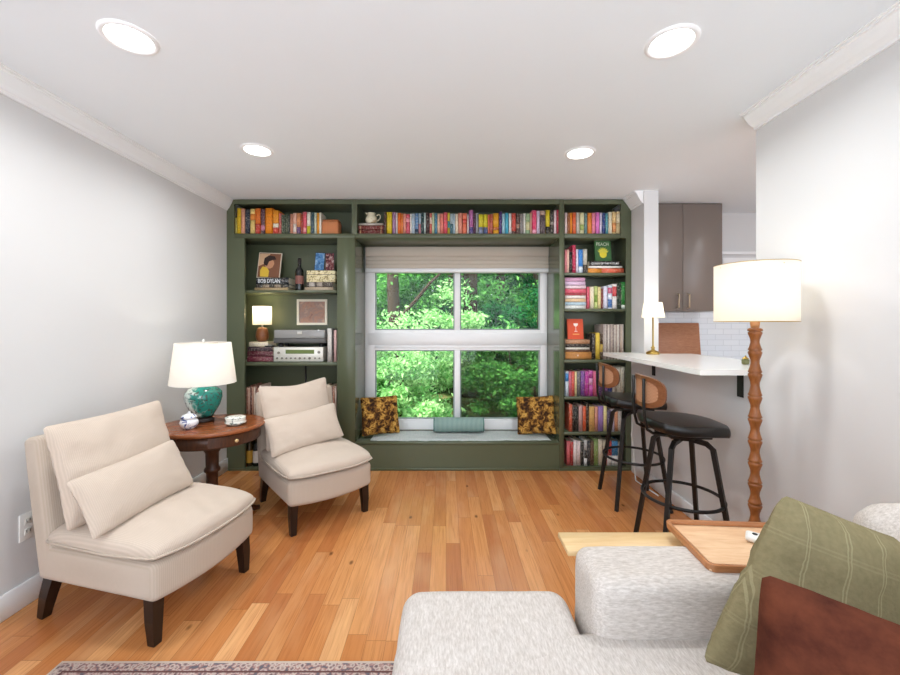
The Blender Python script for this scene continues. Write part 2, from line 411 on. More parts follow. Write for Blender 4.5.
    def build(s, name, parent=None, loc=(0, 0, 0), rotz=0., recalc=True):
        if recalc: bmesh.ops.recalc_face_normals(s.bm, faces=s.bm.faces[:])
        me = bpy.data.meshes.new(name); s.bm.to_mesh(me); s.bm.free()
        for m in s.mats: me.materials.append(m)
        o = bpy.data.objects.new(name, me); COL.objects.link(o)
        o.location = loc; o.rotation_euler = (0, 0, rotz)
        if parent is not None: o.parent = parent
        return o
def tag(o, label, cat, group=None):
    o['label'] = label; o['category'] = cat
    if group: o['group'] = group
    return o
def thing(name, label, cat, loc=(0, 0, 0), rotz=0., group=None):
    o = bpy.data.objects.new(name, None); COL.objects.link(o); o.location = loc; o.rotation_euler = (0, 0, rotz)
    o.empty_display_size = .1
    return tag(o, label, cat, group)
def struct(o): o['kind'] = 'structure'; return o
def part(fn, name, parent, loc=(0, 0, 0)):
    b = MB(); fn(b); return b.build(name, parent, loc)
def lettering(txt, size, m, parent, mtx, name='lettering', depth=.0006, width=None, height=None):
    cu = bpy.data.curves.new('letters', 'FONT'); cu.body = txt; cu.size = size; cu.extrude = depth; cu.align_x = 'CENTER'; cu.align_y = 'CENTER'
    tmp = bpy.data.objects.new('tmp', cu); COL.objects.link(tmp)
    dg = bpy.context.evaluated_depsgraph_get(); me = bpy.data.meshes.new_from_object(tmp.evaluated_get(dg))
    bpy.data.objects.remove(tmp)
    xs = [v.co.x for v in me.vertices]; ys = [v.co.y for v in me.vertices]
    sx = width/(max(xs)-min(xs)) if width else 1; sy = height/(max(ys)-min(ys)) if height else sx
    me.transform(Matrix.Diagonal((sx, sy, 1, 1))); me.transform(mtx)
    me.materials.clear(); me.materials.append(m); me.name = name
    o = bpy.data.objects.new(name, me); COL.objects.link(o); o.parent = parent; return o
def lamp_light(name, typ, loc, energy, col=(1, .93, .82), size=.05, parent=None, **kw):
    L = bpy.data.lights.new(name, typ); L.energy = energy; L.color = col
    if typ == 'POINT': L.shadow_soft_size = size
    if typ == 'AREA': L.shape = 'DISK'; L.size = size
    if typ == 'SPOT': L.shadow_soft_size = size
    for k, v in kw.items(): setattr(L, k, v)
    o = bpy.data.objects.new(name, L); COL.objects.link(o); o.location = loc
    if parent is not None: o.parent = parent
    return o
DL_E = 6.2; SKY = 2.5; SUN = 7.5; EXPO = .45
# ------------------------------------------------------------------ room shell
YB = -1.3; XK = 4.3
b = MB(); b.box(XL-.12, XK, YB, YW+.12, -.1, 0, M['floor']); struct(b.build('floor'))
b = MB(); b.box(XL-.12, XK, YB, YW+.12, CEIL, CEIL+.12, M['ceil']); struct(b.build('ceiling'))
b = MB(); b.box(XL-.12, XL, YB, YW+.12, 0, CEIL, M['wall']); struct(b.build('wall_left'))
WX0, WX1, WZ0, WZ1 = -.817, 1.0187, .2515, 2.087      # bay window hole
KX0, KX1, KZ0, KZ1 = 2.80, 3.70, 1.37, 1.985           # kitchen window hole
b = MB(); y0, y1 = YW, YW+.12
b.box(XL, WX0, y0, y1, 0, CEIL, M['wall']); b.box(WX0, WX1, y0, y1, 0, WZ0, M['wall']); b.box(WX0, WX1, y0, y1, WZ1, CEIL, M['wall'])
b.box(WX1, KX0, y0, y1, 0, CEIL, M['wall']); b.box(KX0, KX1, y0, y1, 0, KZ0, M['wall']); b.box(KX0, KX1, y0, y1, KZ1, CEIL, M['wall']); b.box(KX1, XK, y0, y1, 0, CEIL, M['wall'])
struct(b.build('wall_back'))
b = MB(); b.box(XK, XK+.12, YB, YW+.12, 0, CEIL, M['wall']); struct(b.build('wall_kitchen'))
b = MB(); b.box(XR, XR+.12, YB, 2.148, 0, CEIL, M['wall']); b.box(XR, XR+.12, 2.148, 3.36, 0, 1.036, M['wall']); b.box(XR, XR+.12, 3.36, YW, 0, CEIL, M['wall'])
struct(b.build('wall_right'))

def crown(y0, y1, side, h, p, name, caps=True):
    xw = XL if side < 0 else XR; s = 1 if side < 0 else -1
    prof = [(0, 0), (.012, 0), (.012, .012), (.02, .016), (p*.42, h*.34), (p*.62, h*.6), (p*.74, h*.8), (p*.86, h*.82), (p*.86, h*.92), (p, h*.93), (p, h), (0, h)]
    b = MB(); b.prism([(xw + s*a, CEIL - h + z) for a, z in prof], 'y', y0, y1, M['trim']); struct(b.build(name))
crown(YB, 3.635, -1, .105, .055, 'trim_1'); crown(YB, 2.148, 1, .085, .09, 'trim_2'); crown(3.375, 3.635, 1, .105, .075, 'trim_3')
def baseb(x0, x1, y0, y1, name, h=.115):
    b = MB(); b.box(x0, x1, y0, y1, 0, h, M['trim'], .004, 1); struct(b.build(name))
baseb(XL, XL+.016, YB, 3.588, 'baseboard_left'); baseb(XR-.016, XR, YB, 3.55, 'baseboard_right', .095)

# bay window: frame mesh with panes as children
b = MB(); yA, yB_ = YW-.02, YW+.07; W = M['trim']
gx = [WX0+.001, PX(375, YW), PX(454.5, YW), PX(460, YW), PX(540, YW), WX1-.001]
zt, zm1, zm0, zb = PZ(272, YW), PZ(330, YW), PZ(350, YW), PZ(419, YW)
b.box(gx[0], gx[1], yA, yB_, WZ0+.001, WZ1-.001, W, .003, 1); b.box(gx[4], gx[5], yA, yB_, WZ0+.001, WZ1-.001, W, .003, 1)
b.box(gx[1], gx[4], yA, yB_, zt, WZ1-.001, W); b.box(gx[1], gx[4], yA, yB_, zm0, zm1, W); b.box(gx[1], gx[4], yA-.0, yB_, WZ0+.001, zb, W)
b.box(gx[1]-.06, gx[4]+.06, yA-.014, yA, zm0+.055, zm1-.03, W, .003, 1)
b.box(gx[1], gx[4], yA-.008, yA, zm0+.02, zm0+.045, W, .003, 1)
for za, zc in ((zb, zm0), (zm1, zt)): b.box(gx[2], gx[3], yA+.004, yB_-.01, za, zc, W, .003, 1)
win = struct(b.build('window_1'))
grey = mat('8f9a96', .4)
for (xa, xb), nm in (((gx[1], gx[2]), 0), ((gx[3], gx[4]), 1)):
    for za, zc in ((zb, zm0), (zm1, zt)):
        b = MB(); b.box(xa, xb, YW+.03, YW+.034, za, zc, M['glass']); b.build('window_pane', win)
        b = MB(); g = .012
        b.box(xa, xa+g, YW+.012, YW+.03, za, zc, grey); b.box(xb-g, xb, YW+.012, YW+.03, za, zc, grey)
        b.box(xa+g, xb-g, YW+.012, YW+.03, za, za+g, grey); b.box(xa+g, xb-g, YW+.012, YW+.03, zc-g, zc, grey); b.build('sash_bead', win)
b = MB(); b.box(gx[3]+.002, gx[4]-.002, YW+.045, YW+.046, zb+.002, zm0-.002, M['screen']); b.build('insect_screen', win)
# kitchen window
b = MB()
b.box(KX0, KX0+.05, YW-.01, YW+.07, KZ0, KZ1, W); b.box(KX1-.05, KX1, YW-.01, YW+.07, KZ0, KZ1, W)
b.box(KX0+.05, KX1-.05, YW-.01, YW+.07, KZ1-.05, KZ1, W); b.box(KX0+.05, KX1-.05, YW-.01, YW+.07, KZ0, KZ0+.05, W); b.box(PX(741, YW)-.02, PX(741, YW)+.04, YW, YW+.06, KZ0+.05, KZ1-.05, W)
b.box(KX0-.05, KX1+.05, YW-.05, YW-.011, KZ1+.03, KZ1+.055, W)
kw = struct(b.build('window_2'))
b = MB(); b.box(KX0+.05, KX1-.05, YW+.03, YW+.034, KZ0+.05, KZ1-.05, M['glass']); b.build('window_pane', kw)

# ------------------------------------------------------------------ built-in shelving
G = M['green']
zseat_ = PZ(442.5, YF)+.001
z_top, z_op = 2.432, PZ(204, YF); zs1, zs0 = PZ(233.5, YF), PZ(238, YF)
YBK = 3.90
def shelf(par, x0, x1, za, zb_, y0=YF+.006, y1=YBK-.001, mt=None):
    b = MB(); b.box(x0, x1, y0, y1, za, zb_, mt or G, .002, 1); return b.build('shelf', par)
# left tower
LT = thing('bookcase', 'tall dark green built-in bookcase in the corner left of the window', 'bookcase', (XL+.002, YF, 0), 0, 'green built-in bookcases')
ox, oy = XL+.002, YF
def lpart(name, par, fn):
    b = MB(); fn(b); bmesh.ops.translate(b.bm, vec=(-par.location.x, -par.location.y, -par.location.z), verts=b.bm.verts[:]); return b.build(name, par)
xlo, xlu = PX(244.5, YF), PX(234, YF); pl, pr = PX(337, YF), PX(355, YF); dl, dr = PX(351.7, YF), PX(357, YF)
xs = XL+.002
lpart('face_stile', LT, lambda b: (b.prism([(xs, 0), (xlo, 0), (xlo, zs0), (xs, zs0)], 'y', YF, YF+.022, G),
    b.prism([(xs, zs0), (xlu, zs0), (xlu, z_top), (xs+.058, z_top), (xs+.045, z_top-.035), (xs+.022, z_top-.075), (xs, z_top-.1)], 'y', YF, YF+.022, G)))
lpart('side_panel', LT, lambda b: b.prism([(YF+.023, 0), (YBK+.02, 0), (YBK+.02, z_top-.12), (YF+.023, z_top-.12)], 'x', xs, xs+.02, G))
lpart('side_panel', LT, lambda b: b.box(pl, pr, YF, YW-.022, 0, zs0, G, .002, 1))
lpart('reveal_panel', LT, lambda b: b.box(pr, pr+.0008, YF+.004, YW-.023, zseat_, zs0-.001, M['green_gloss']))
lpart('divider', LT, lambda b: b.box(dl, (dl+dr)/2-.0005, YF, YBK-.001, zs1, z_top, G))
lpart('back_panel', LT, lambda b: (b.box(xs+.021, pl-.001, YBK, YBK+.02, 0, zs0, G), b.box(xs+.021, dl+.02, YBK, YBK+.02, zs0, z_top, G)))
lpart('top_rail', LT, lambda b: b.box(xlu, dl-.001, YF+.002, YF+.022, z_op, z_top, G))
lpart('top_panel', LT, lambda b: b.box(xlu, dl-.001, YF+.023, YBK-.001, z_op+.01, z_top, G))
Ls = {'top': (zs0, zs1), 'a': (PZ(292.5, YF), PZ(290, YF)), 'b': (PZ(366, YF), PZ(362.5, YF)), 'c': (PZ(427.5, YF), PZ(424, YF)), 'base': (0, PZ(468, YF))}
for k, (za, zb_) in Ls.items():
    if k == 'top': lpart('shelf', LT, lambda b: b.box(xlu-.0, pr, YF, YBK-.001, za, zb_, G, .002, 1))
    elif k == 'base': lpart('plinth', LT, lambda b: b.box(xlo, pl-.001, YF+.003, YBK-.001, 0, zb_, G))
    else: lpart('shelf', LT, lambda b: b.box(xs+.021, pl-.001, YF+.023, YBK-.001, za, zb_, G, .002, 1))
# right tower
rl, rl2 = PX(559.5, YF), PX(564.3, YF); ru, rr_, rend = PX(621, YF), PX(626, YF), XR-.002
RT = thing('bookcase', 'narrow dark green built-in bookcase between the window and the bar ledge', 'bookcase', (rend, YF, 0), 0, 'green built-in bookcases')
lpart('side_panel', RT, lambda b: b.box(rl, rl2, YF, YW-.022, 0, z_top, G, .002, 1))
lpart('reveal_panel', RT, lambda b: b.box(rl-.0008, rl, YF+.004, YW-.023, zseat_, zs0-.001, M['green_gloss']))
lpart('face_stile', RT, lambda b: (b.prism([(rr_, 0), (rend, 0), (rend, zs0), (rr_, zs0)], 'y', YF, YF+.022, G),
    b.prism([(ru, zs0), (rend, zs0), (rend, z_top-.1), (rend-.03, z_top-.06), (rend-.06, z_top-.02), (rend-.077, z_top), (ru, z_top)], 'y', YF, YF+.022, G)))
lpart('side_panel', RT, lambda b: b.box(rend-.02, rend, YF+.023, YBK+.02, 0, z_top-.12, G))
lpart('back_panel', RT, lambda b: b.box(rl2+.001, rend-.021, YBK, YBK+.02, 0, z_top, G))
lpart('top_rail', RT, lambda b: b.box(rl2+.001, ru, YF+.002, YF+.022, z_op, z_top, G))
lpart('top_panel', RT, lambda b: b.box(rl2+.001, ru, YF+.023, YBK-.001, z_op+.01, z_top, G))
Rs = {'top': (zs0, zs1)}
for k, (ya, yb) in dict(a=(275.3, 272.7), b=(311.4, 308.7), c=(363, 360), d=(399.7, 397), e=(435.2, 432.5)).items(): Rs[k] = (PZ(ya, YF), PZ(yb, YF))
Rs['base'] = (0, PZ(467, YF))
for k, (za, zb_) in Rs.items():
    if k == 'base': lpart('plinth', RT, lambda b: b.box(rl2+.001, rr_-.001, YF+.003, YBK-.001, 0, zb_, G))
    elif k == 'top': lpart('shelf', RT, lambda b: b.box(rl2+.001, ru-.001, YF, YBK-.001, za, zb_, G, .002, 1))
    else: lpart('shelf', RT, lambda b: b.box(rl2+.001, rend-.021, YF+.023 if False else YF+.004, YBK-.001, za, zb_, G, .002, 1) if False else b.box(rl2+.001, rr_-.001, YF+.004, YBK-.001, za, zb_, G, .002, 1))
# bridge over the window
BR = thing('bridge_shelf', 'long dark green shelf box spanning above the window between the bookcases', 'shelf', (0, YF, zs0))
xm = (dl+dr)/2+.0005
lpart('divider', BR, lambda b: b.box(xm, dr, YF, YBK-.001, zs1, z_top, G))
lpart('shelf', BR, lambda b: b.box(pr+.001 if pr > dl+.02 else dl+.021, rl-.001, YF, YW-.022, zs0+.0005, zs1, G, .002, 1))
lpart('back_panel', BR, lambda b: b.box(xm, rl-.001, YBK, YBK+.02, zs1, z_top, G))
lpart('top_rail', BR, lambda b: b.box(dr+.0005, rl-.001, YF+.002, YF+.022, z_op, z_top, G))
lpart('top_panel', BR, lambda b: b.box(dr+.0005, rl-.001, YF+.023, YBK-.001, z_op+.01, z_top, G))
# window seat
zseat = PZ(442.5, YF)
WS = thing('bay_bench', 'low dark green built-in bench filling the bay under the window', 'bench', (.1, YF, 0))
lpart('front_panel', WS, lambda b: b.box(pr+.001, rl-.001, YF+.004, YF+.024, 0, zseat-.022, G))
lpart('seat_board', WS, lambda b: b.box(pr+.001, rl-.001, YF, YW-.022, zseat-.021, zseat, G, .003, 1))
lpart('base_trim', WS, lambda b: b.box(pr+.001, rl-.001, YF-.008, YF+.003, 0, .022, G, .002, 1))
lpart('base_trim', LT, lambda b: b.box(xs+.02, pr, YF-.008, YF-.0005, 0, .02, G))
lpart('base_trim', RT, lambda b: b.box(rl, rend-.02, YF-.008, YF-.0005, 0, .02, G))
# blind
BL = thing('window_blind', 'raised cream fabric blind across the top of the window', 'blind', (.1, YW-.06, PZ(249, YW)))
bx0, bx1 = PX(365.5, YW-.05)+.005, PX(549.5, YW-.05)-.004
lpart('headrail', BL, lambda b: b.box(bx0, bx1, YW-.085, YW-.03, PZ(256, YW-.08), WZ1-.004, M['blind'], .004, 1))
def folds(b):
    z1, z0 = PZ(256, YW-.08), PZ(268, YW-.08)
    for i in range(3): b.box(bx0+.003, bx1-.003, YW-.08+.004*i, YW-.03, z0+(z1-z0)*i/3+.001, z0+(z1-z0)*(i+1)/3, M['blind'], .004, 1)
lpart('fabric_fold', BL, folds)
lpart('bottom_rail', BL, lambda b: b.box(bx0, bx1, YW-.078, YW-.03, PZ(272.3, YW-.08), PZ(268.2, YW-.08), M['trim'], .004, 1))

# ------------------------------------------------------------------ books
ONES = 'first second third fourth fifth sixth seventh eighth ninth tenth eleventh twelfth thirteenth fourteenth fifteenth sixteenth seventeenth eighteenth nineteenth twentieth'.split()
def ordw(n):
    if n <= 20: return ONES[n-1]
    t = {2: ('twenty', 'twentieth'), 3: ('thirty', 'thirtieth'), 4: ('forty', 'fortieth'), 5: ('fifty', 'fiftieth')}[n//10]
    return t[1] if n % 10 == 0 else t[0] + '-' + ONES[n % 10 - 1]
def book_mesh(w, d, h, cover, bands=(), pages=None):
    """upright book, spine facing -Y, base-centre origin; bands are (from, to, colour) fractions of the spine height"""
    b = MB(); c = cover_mat(cover); pg = pages or M['pages']; t = min(.0025, w*.12); ins = .004
    b.box(-w/2, -w/2+t, .0025, d, 0, h, c); b.box(w/2-t, w/2, .0025, d, 0, h, c)
    b.box(-w/2+t, w/2-t, .0025, d-ins, ins*.6, h-ins, pg)
    cuts = sorted({0., 1.} | {q for a, e, _ in bands for q in (a, e)})
    for a, e in zip(cuts, cuts[1:]):
        m = c
        for p, q, hc in bands:
            if p <= (a+e)/2 <= q: m = cover_mat(hc)
        b.prism([(-w/2, .0026), (-w/2+w*.18, 0), (w/2-w*.18, 0), (w/2, .0026)], 'z', h*a, h*e, m, True)
    return b
def book_row(rows, shelf_z, where, yf=3.622, depth=.15, group=None, what='book', start=0):
    nm = what.replace(' ', '_')
    for i, r in enumerate(rows):
        p0, p1, yt, hx, cw = r[:5]; bands = r[5] if len(r) > 5 else ()
        y = yf + rnd.uniform(-.006, .008)
        x0, x1 = PX(p0, y), PX(p1, y); zt_ = PZ(yt, y) + rnd.uniform(-.004, .004)
        w = max(.006, x1-x0-.0012); h = zt_ - shelf_z - .0006
        o = book_mesh(w, depth + rnd.uniform(-.02, .02), h, hx, bands).build(nm, None, ((x0+x1)/2, y, shelf_z+.0005))
        tag(o, f'{cw} {what}, {ordw(i+1+start)} from left {where}', what, group)
def flat_book(p0, p1, ya, yb, hx, label, y=3.63, depth=.19, group=None, bands=(), zbase=None, name='book', cat='book', pages=None):
    x0, x1 = PX(p0, y), PX(p1, y); z0 = PZ(yb, y) if zbase is None else zbase; z1 = PZ(ya, y)
    b = book_mesh(z1-z0-.0006, depth, x1-x0, hx, bands, pages)
    b.xf(Matrix.Translation((-(x1-x0)/2, 0, (z1-z0)/2)) @ Matrix.Rotation(R(90), 4, 'Y'))
    return tag(b.build(name, None, ((x0+x1)/2, y, z0+.0003)), label, cat, group), z1

g = 'upright books on the top left shelf'
book_row([(234.9,236.8,217.7,'d9c66a','pale yellow'),(236.8,241,208,'e3b92a','golden yellow'),(241,244.7,208.3,'e8a88a','peach pink'),
 (244.7,250,209,'2b3444','dark navy'),(250,255,209,'e9c97a','cream and orange striped',[(.55,.8,'e08a3a')]),(255,260.4,208.7,'e2762c','orange and red',[(0,.4,'c0392b')]),
 (260.4,265,209,'5a3240','dark plum',[(.15,.35,'c98aa0')]),(265,272.7,208,'f08c1d','wide bright orange'),(272.7,278.7,210,'ee9a2e','orange, white and red',[(0,.28,'cf3a2a'),(.28,.45,'f3e7d0')]),
 (278.7,281.3,213,'c8655f','dusty red'),(281.3,283.6,215,'56604a','grey green'),(283.6,285.8,215,'4c5844','moss green'),(285.8,287.8,215,'5d6650','olive'),(287.8,290,215,'4a4f48','charcoal green'),
 (290,293,213.7,'c98a70','terracotta pink'),(293,296.4,213.4,'eab7a0','pale salmon',[(.1,.5,'f2dfd0')]),(296.4,300.7,213.4,'d99060','tan with purple foot',[(0,.35,'6d4a78')]),
 (300.7,302.7,214,'a5402e','brick red'),(302.7,306.7,211.7,'dd5567','pink red',[(.1,.3,'eda0a0')]),(306.7,310.7,212.4,'efe6d6','white with yellow foot',[(0,.38,'cfc931')]),
 (310.7,314,212,'37545f','dark teal'),(314,316.7,212.3,'d5dcc6','pale green'),(316.7,319.2,212.5,'e69a2c','amber'),(319.2,321.2,212.5,'f0ead9','off-white')],
 zs1, 'on the top left shelf', group=g)
g = 'upright books on the shelf above the window'
book_row([(384,386.4,212,'4a2a22','dark brown'),(386.4,392.2,211.6,'dcc02a','wide yellow'),(392.2,395.8,211.8,'9b7196','mauve'),(395.8,397.7,212.5,'efe7e0','white'),(397.7,401,212.8,'e8702a','orange'),
 (401,403.2,213.2,'ee8d4a','light orange'),(403.2,406,213.4,'ea9a86','salmon'),(406,410,214,'dc5468','raspberry pink',[(.6,.8,'ef9aa0')]),(410,411.7,214,'f1ece4','ivory'),(411.7,414.8,213.6,'b9c6d0','pale grey blue'),
 (414.8,418.5,213.2,'5f86b0','blue',[(0,.25,'30425a')]),(418.5,421,213,'a9bcc9','light blue with pink foot',[(0,.5,'cf8a8f')]),(421,424,212.7,'23454a','deep teal'),(424,425.8,213,'cfe0da','pale mint'),
 (425.8,429.5,213,'3a2024','black maroon'),(429.5,432,213.2,'d0685c','coral red',[(.5,.8,'efd9c9')]),(432,434.4,213.2,'c9cfa5','pale sage'),(434.4,437.4,213,'4a86a0','teal blue'),(437.4,440,213.4,'eec0a5','pale peach'),
 (440,443.5,213.2,'ee8878','salmon pink'),(443.5,447.5,212.6,'dd4d5e','watermelon red'),(447.5,450,213,'c9b53a','mustard with teal band',[(.3,.6,'2a8f95')]),(450,453.2,213.3,'3f6f7c','slate teal',[(.5,1,'a5bac0')]),
 (453.2,455.3,213.3,'bcd0da','sky grey'),(455.3,458.2,213.4,'f0dcc0','cream'),(458.2,462.3,213.3,'e89780','wide salmon'),(462.3,467,213.3,'ea7a5c','orange salmon',[(.55,.72,'cf3f34')]),(467,469,214,'d9c8c8','pinkish grey'),
 (469,473.3,210.4,'b0609c','tall orchid purple',[(0,.3,'5b4a8e')]),(473.3,475.8,212.8,'4a1c3c','dark aubergine'),(475.8,478.5,213.5,'9a9ca0','grey'),(478.5,483.2,214.6,'d8cc34','yellow with grey blue foot',[(0,.36,'7f88a5')]),
 (483.2,487.8,214.6,'d4c52e','mustard yellow with navy foot',[(0,.36,'4f5a86')]),(487.8,489.8,214.6,'e27358','pale coral'),(489.8,493,214.4,'b5523c','brick'),(493,499,213.6,'e6a42c','wide amber',[(.2,.35,'c8702a')]),(499,502,211.5,'4a2c72','violet'),
 (502,505,213.4,'a7d0dc','ice blue'),(505,508.8,213.4,'52b3cc','cyan'),(508.8,511.5,213.6,'e9e6e0','white grey'),(511.5,516,213.6,'c8453a','red with dark foot',[(0,.15,'4a2620')]),(516,520,213.4,'5c4440','dark brown grey',[(.3,.5,'a08070')]),
 (520,523.5,213.6,'8c8684','warm grey'),(523.5,525.6,213.4,'efeee2','bright white'),(525.6,530,213.2,'9db48a','pale green and cream',[(.2,.6,'d5cfa0')]),(530,532,212.5,'d8a390','pink tan'),(532,536.7,210.4,'e23a6c','hot pink',[(.05,.2,'f2a5bb')]),
 (536.7,540,210.6,'d8c8dc','pale lilac'),(540,545.5,210.5,'54454a','dark taupe',[(.8,1,'9a7f72')]),(545.5,550,210.4,'dcc62e','yellow with black foot',[(0,.32,'2b2624')]),(550,554,210.6,'35302e','near black',[(.4,.55,'8a8078')]),
 (554,556.5,210.5,'efd5d8','blush white'),(556.5,559,210.2,'d13450','crimson pink')],
 zs1, 'in the row above the window', group=g)
g = 'upright books on the top right shelf'
book_row([(564.9,567.3,212.6,'f0d5cf','blush white'),(567.3,570,212.8,'9c5a2c','rust brown'),(570,572.4,212.6,'f0902c','orange'),(572.4,576.4,212.4,'e2602c','red orange'),(576.4,579.6,212.8,'cfc8bb','cream grey'),
 (579.6,584.3,212.6,'dcd8a8','pale lemon',[(.2,.45,'a9b86a')]),(584.3,587.5,212.8,'5f8482','grey teal'),(587.5,592,212.4,'ec8c3c','bright orange'),(592,595.5,212.4,'ee8aa0','salmon pink'),(595.5,599.7,212.3,'e07ac0','orchid pink'),
 (599.7,602,213,'dcd0e4','lavender white'),(602,605.6,212.6,'23397a','navy'),(605.6,608.3,212.8,'4f98a5','teal'),(608.3,612.2,211.8,'f2e6c8','cream'),(612.2,616.3,211.8,'e8c58a','straw tan',[(.1,.5,'eea368')]),(616.3,620.6,211.8,'e9cf9c','pale tan',[(.5,.9,'f2e2bd')])],
 zs1, 'on the top right shelf', group=g)
za = Rs['a'][1]; w2 = 'on the second right shelf'; g = 'books on the second right shelf'
book_row([(565,567,249.8,'e58a90','pink'),(567,569.4,249.8,'eec3b0','cream pink'),(570,572.4,252,'1d1718','black'),(572.4,576,245,'c22c55','tall magenta'),(576,578.4,249.5,'e6e0ee','lavender white'),(578.4,583,249.3,'2f86d6','bright blue',[(0,.28,'dce4ea')]),(583,587.4,249.3,'c9c5b8','grey with dark figure',[(0,.35,'3a3532')])],
 za, w2, group=g)
o, z = flat_book(588,624,268.2,272.4,'e8963a','orange and red book at the bottom of the stack on the second right shelf',zbase=za,group=g,bands=[(.38,1,'e0603c')])
o, z = flat_book(588.5,622.5,265.9,268.2,'f3efe8','thin white book in the middle of the stack on the second right shelf',zbase=z,group=g)
o, z = flat_book(589,621,261,265.9,'1c1c1c','black book with white spine lettering under the green cover book',zbase=z,group=g)
lettering('QUEEN OF THE FUTURE', .01, mat('f0f0ee'), o, Matrix.Translation((0,-.0012,.021)) @ Matrix.Rotation(R(90),4,'X'), 'spine_lettering', width=.25, height=.02)
pz = z
def cover_book(p0, p1, yt, zb, hx, label, y, lean=R(8), depth=.025, group=None):
    x0, x1 = PX(p0, y), PX(p1, y); h = (PZ(yt, y)-zb)/math.cos(lean); w = x1-x0
    b = MB(); c = mat(hx, .45); b.box(-w/2, w/2, 0, .003, 0, h, c); b.box(-w/2, w/2, depth-.003, depth, 0, h, c); b.box(-w/2, -w/2+.003, .003, depth-.003, 0, h, c); b.box(-w/2+.003, w/2-.004, .003, depth-.003, .003, h-.003, M['pages'])
    o = b.build('book', None, ((x0+x1)/2, y, zb+.0008)); o.rotation_euler = (-lean, 0, 0); tag(o, label, 'book', group); return o, w, h
o, w, h = cover_book(595.5, 611.7, 240, pz, '3f6a3c', 'dark green book with yellow fruit cover standing on the stacked books', 3.69, group=g)
lettering('PEACH', .03, mat('e6e8d0'), o, Matrix.Translation((-.002,-.0008,h*.82)) @ Matrix.Rotation(R(90),4,'X'), 'cover_lettering', width=w*.74, height=.032)
b = MB()
b.lathe([(.0001,-.0012),(.03,-.001),(.033,0)], mat('e3d23a'), 20, sx=1, sy=1.1); b.xf(Matrix.Translation((.0,-.0002,h*.36)) @ Matrix.Rotation(R(90),4,'X'))
for k in range(7):
    a = R(20+k*23); v0 = Vector((.012*math.cos(a), 0, h*.42)); v1 = v0 + Vector((.045*math.cos(a), 0, .06*math.sin(a)))
    n = Vector((-math.sin(a), 0, math.cos(a)))*.009
    b.face([(p.x, -.0014, p.z) for p in (v0, (v0+v1)/2+n, v1, (v0+v1)/2-n)], mat('d8cf4c'))
b.build('cover_picture', o)
# third right shelf
zb3 = Rs['b'][1]; w3 = 'on the third right shelf'; g = 'books stacked flat on the third right shelf'
z = zb3
for i, (xa, xb, ya, yb, hx, cw) in enumerate(reversed([(565.2,585.2,277.3,281.3,'dba6c4','orchid pink'),(565.2,585.4,281.3,285.3,'e3c3dc','pale lilac'),(565.2,586,285.3,288.7,'efd3da','blush'),
   (565.2,586.3,288.7,293.3,'d9586e','raspberry'),(565.2,586,293.3,295.4,'b03a48','thin dark red'),(565.2,585.6,295.4,298.6,'efe5de','white'),(565.2,586,298.6,302,'e9c79c','peach cream'),(565.2,586.2,302,305.3,'b9cfda','pale blue'),(565.2,585.8,305.3,309,'e9e9e4','off-white')])):
    o, z = flat_book(xa, xb, ya, yb, hx, f'{cw} book lying flat, {ordw(i+1)} from bottom, left pile, third right shelf', zbase=z, group=g, depth=.15)
book_row([(587,589.7,287,'d4526a','rose red'),(589.7,594.3,286.7,'efe2c4','cream'),(594.3,597.7,286.5,'c2cf82','yellow green',[(.3,.6,'86a548')]),(597.7,601,286.5,'e9d79a','pale yellow'),(601,603.3,289,'7a2f26','dark red'),
 (603.3,607.7,286.5,'e2dfee','lavender white'),(607.7,612.3,285,'dbe1ec','white with blue and red',[(.05,.4,'3c6fae'),(.65,.9,'c85a7a')]),(612.3,617,283.6,'f0e8e2','white and red',[(0,1,'f0e8e2'),(.5,.9,'cf4a50')]),(617,621.3,283,'24382a','dark green'),(621.3,625.6,282.4,'2f8a3c','bright green',[(0,.15,'d8e0d0')])],
 zb3, w3, group='upright books on the third right shelf')
# fourth right shelf
zc4 = Rs['c'][1]; g = 'books stacked flat on the fourth right shelf'
o, z = flat_book(565.3,591.5,351.8,360.5,'c98a4a','thick tan book with white emblem at the bottom of the pile under the red cover',zbase=zc4,group=g)
b = MB(); b.prism([(-.007,.004),(0,-.008),(.007,.004),(.004,.008),(0,.004),(-.004,.008)],'y',-.0014,.0002,mat('f3e9da')); b.build('emblem', o, (-.005,0,.036))
o, z = flat_book(565.3,590,349.5,351.8,'6a4630','thin brown book in the pile under the red cover',zbase=z,group=g)
o, z = flat_book(565.3,589.5,347.5,349.5,'efe9dc','thin white book in the pile under the red cover',zbase=z,group=g)
o, z = flat_book(565.3,589.5,344,347.5,'2a1f1a','black book in the pile under the red cover',zbase=z,group=g)
o, z = flat_book(565.3,589.7,339.5,344,'b5825c','light brown book on top of the pile under the red cover',zbase=z,group=g)
o, w, h = cover_book(568,583.7,319, z, 'd8522c', 'orange red book with white glass emblem facing out on the fourth right shelf', 3.67, group=g)
b = MB(); wh = mat('f6e3d6'); b.prism([(-.02,.03),(-.018,.012),(0,-.004),(.018,.012),(.02,.03)],'y',-.0012,.0001,wh); b.prism([(-.002,-.04),(.002,-.04),(.002,-.003),(-.002,-.003)],'y',-.0012,.0001,wh); b.prism([(-.014,-.046),(.014,-.046),(.014,-.041),(-.014,-.041)],'y',-.0012,.0001,wh); b.prism([(-.03,-.075),(.03,-.075),(.03,-.066),(-.03,-.066)],'y',-.0012,.0001,mat('e9a25a')); b.build('cover_emblem', o, (.004,0,h*.62))
book_row([(592,595.6,333,'2b2320','black'),(595.6,600,332.6,'d6b748','mustard yellow'),(600,603,334,'4b3520','dark brown',[(.3,.6,'b59a4a')])], zc4, 'on the fourth right shelf', group='upright books on the fourth right shelf')
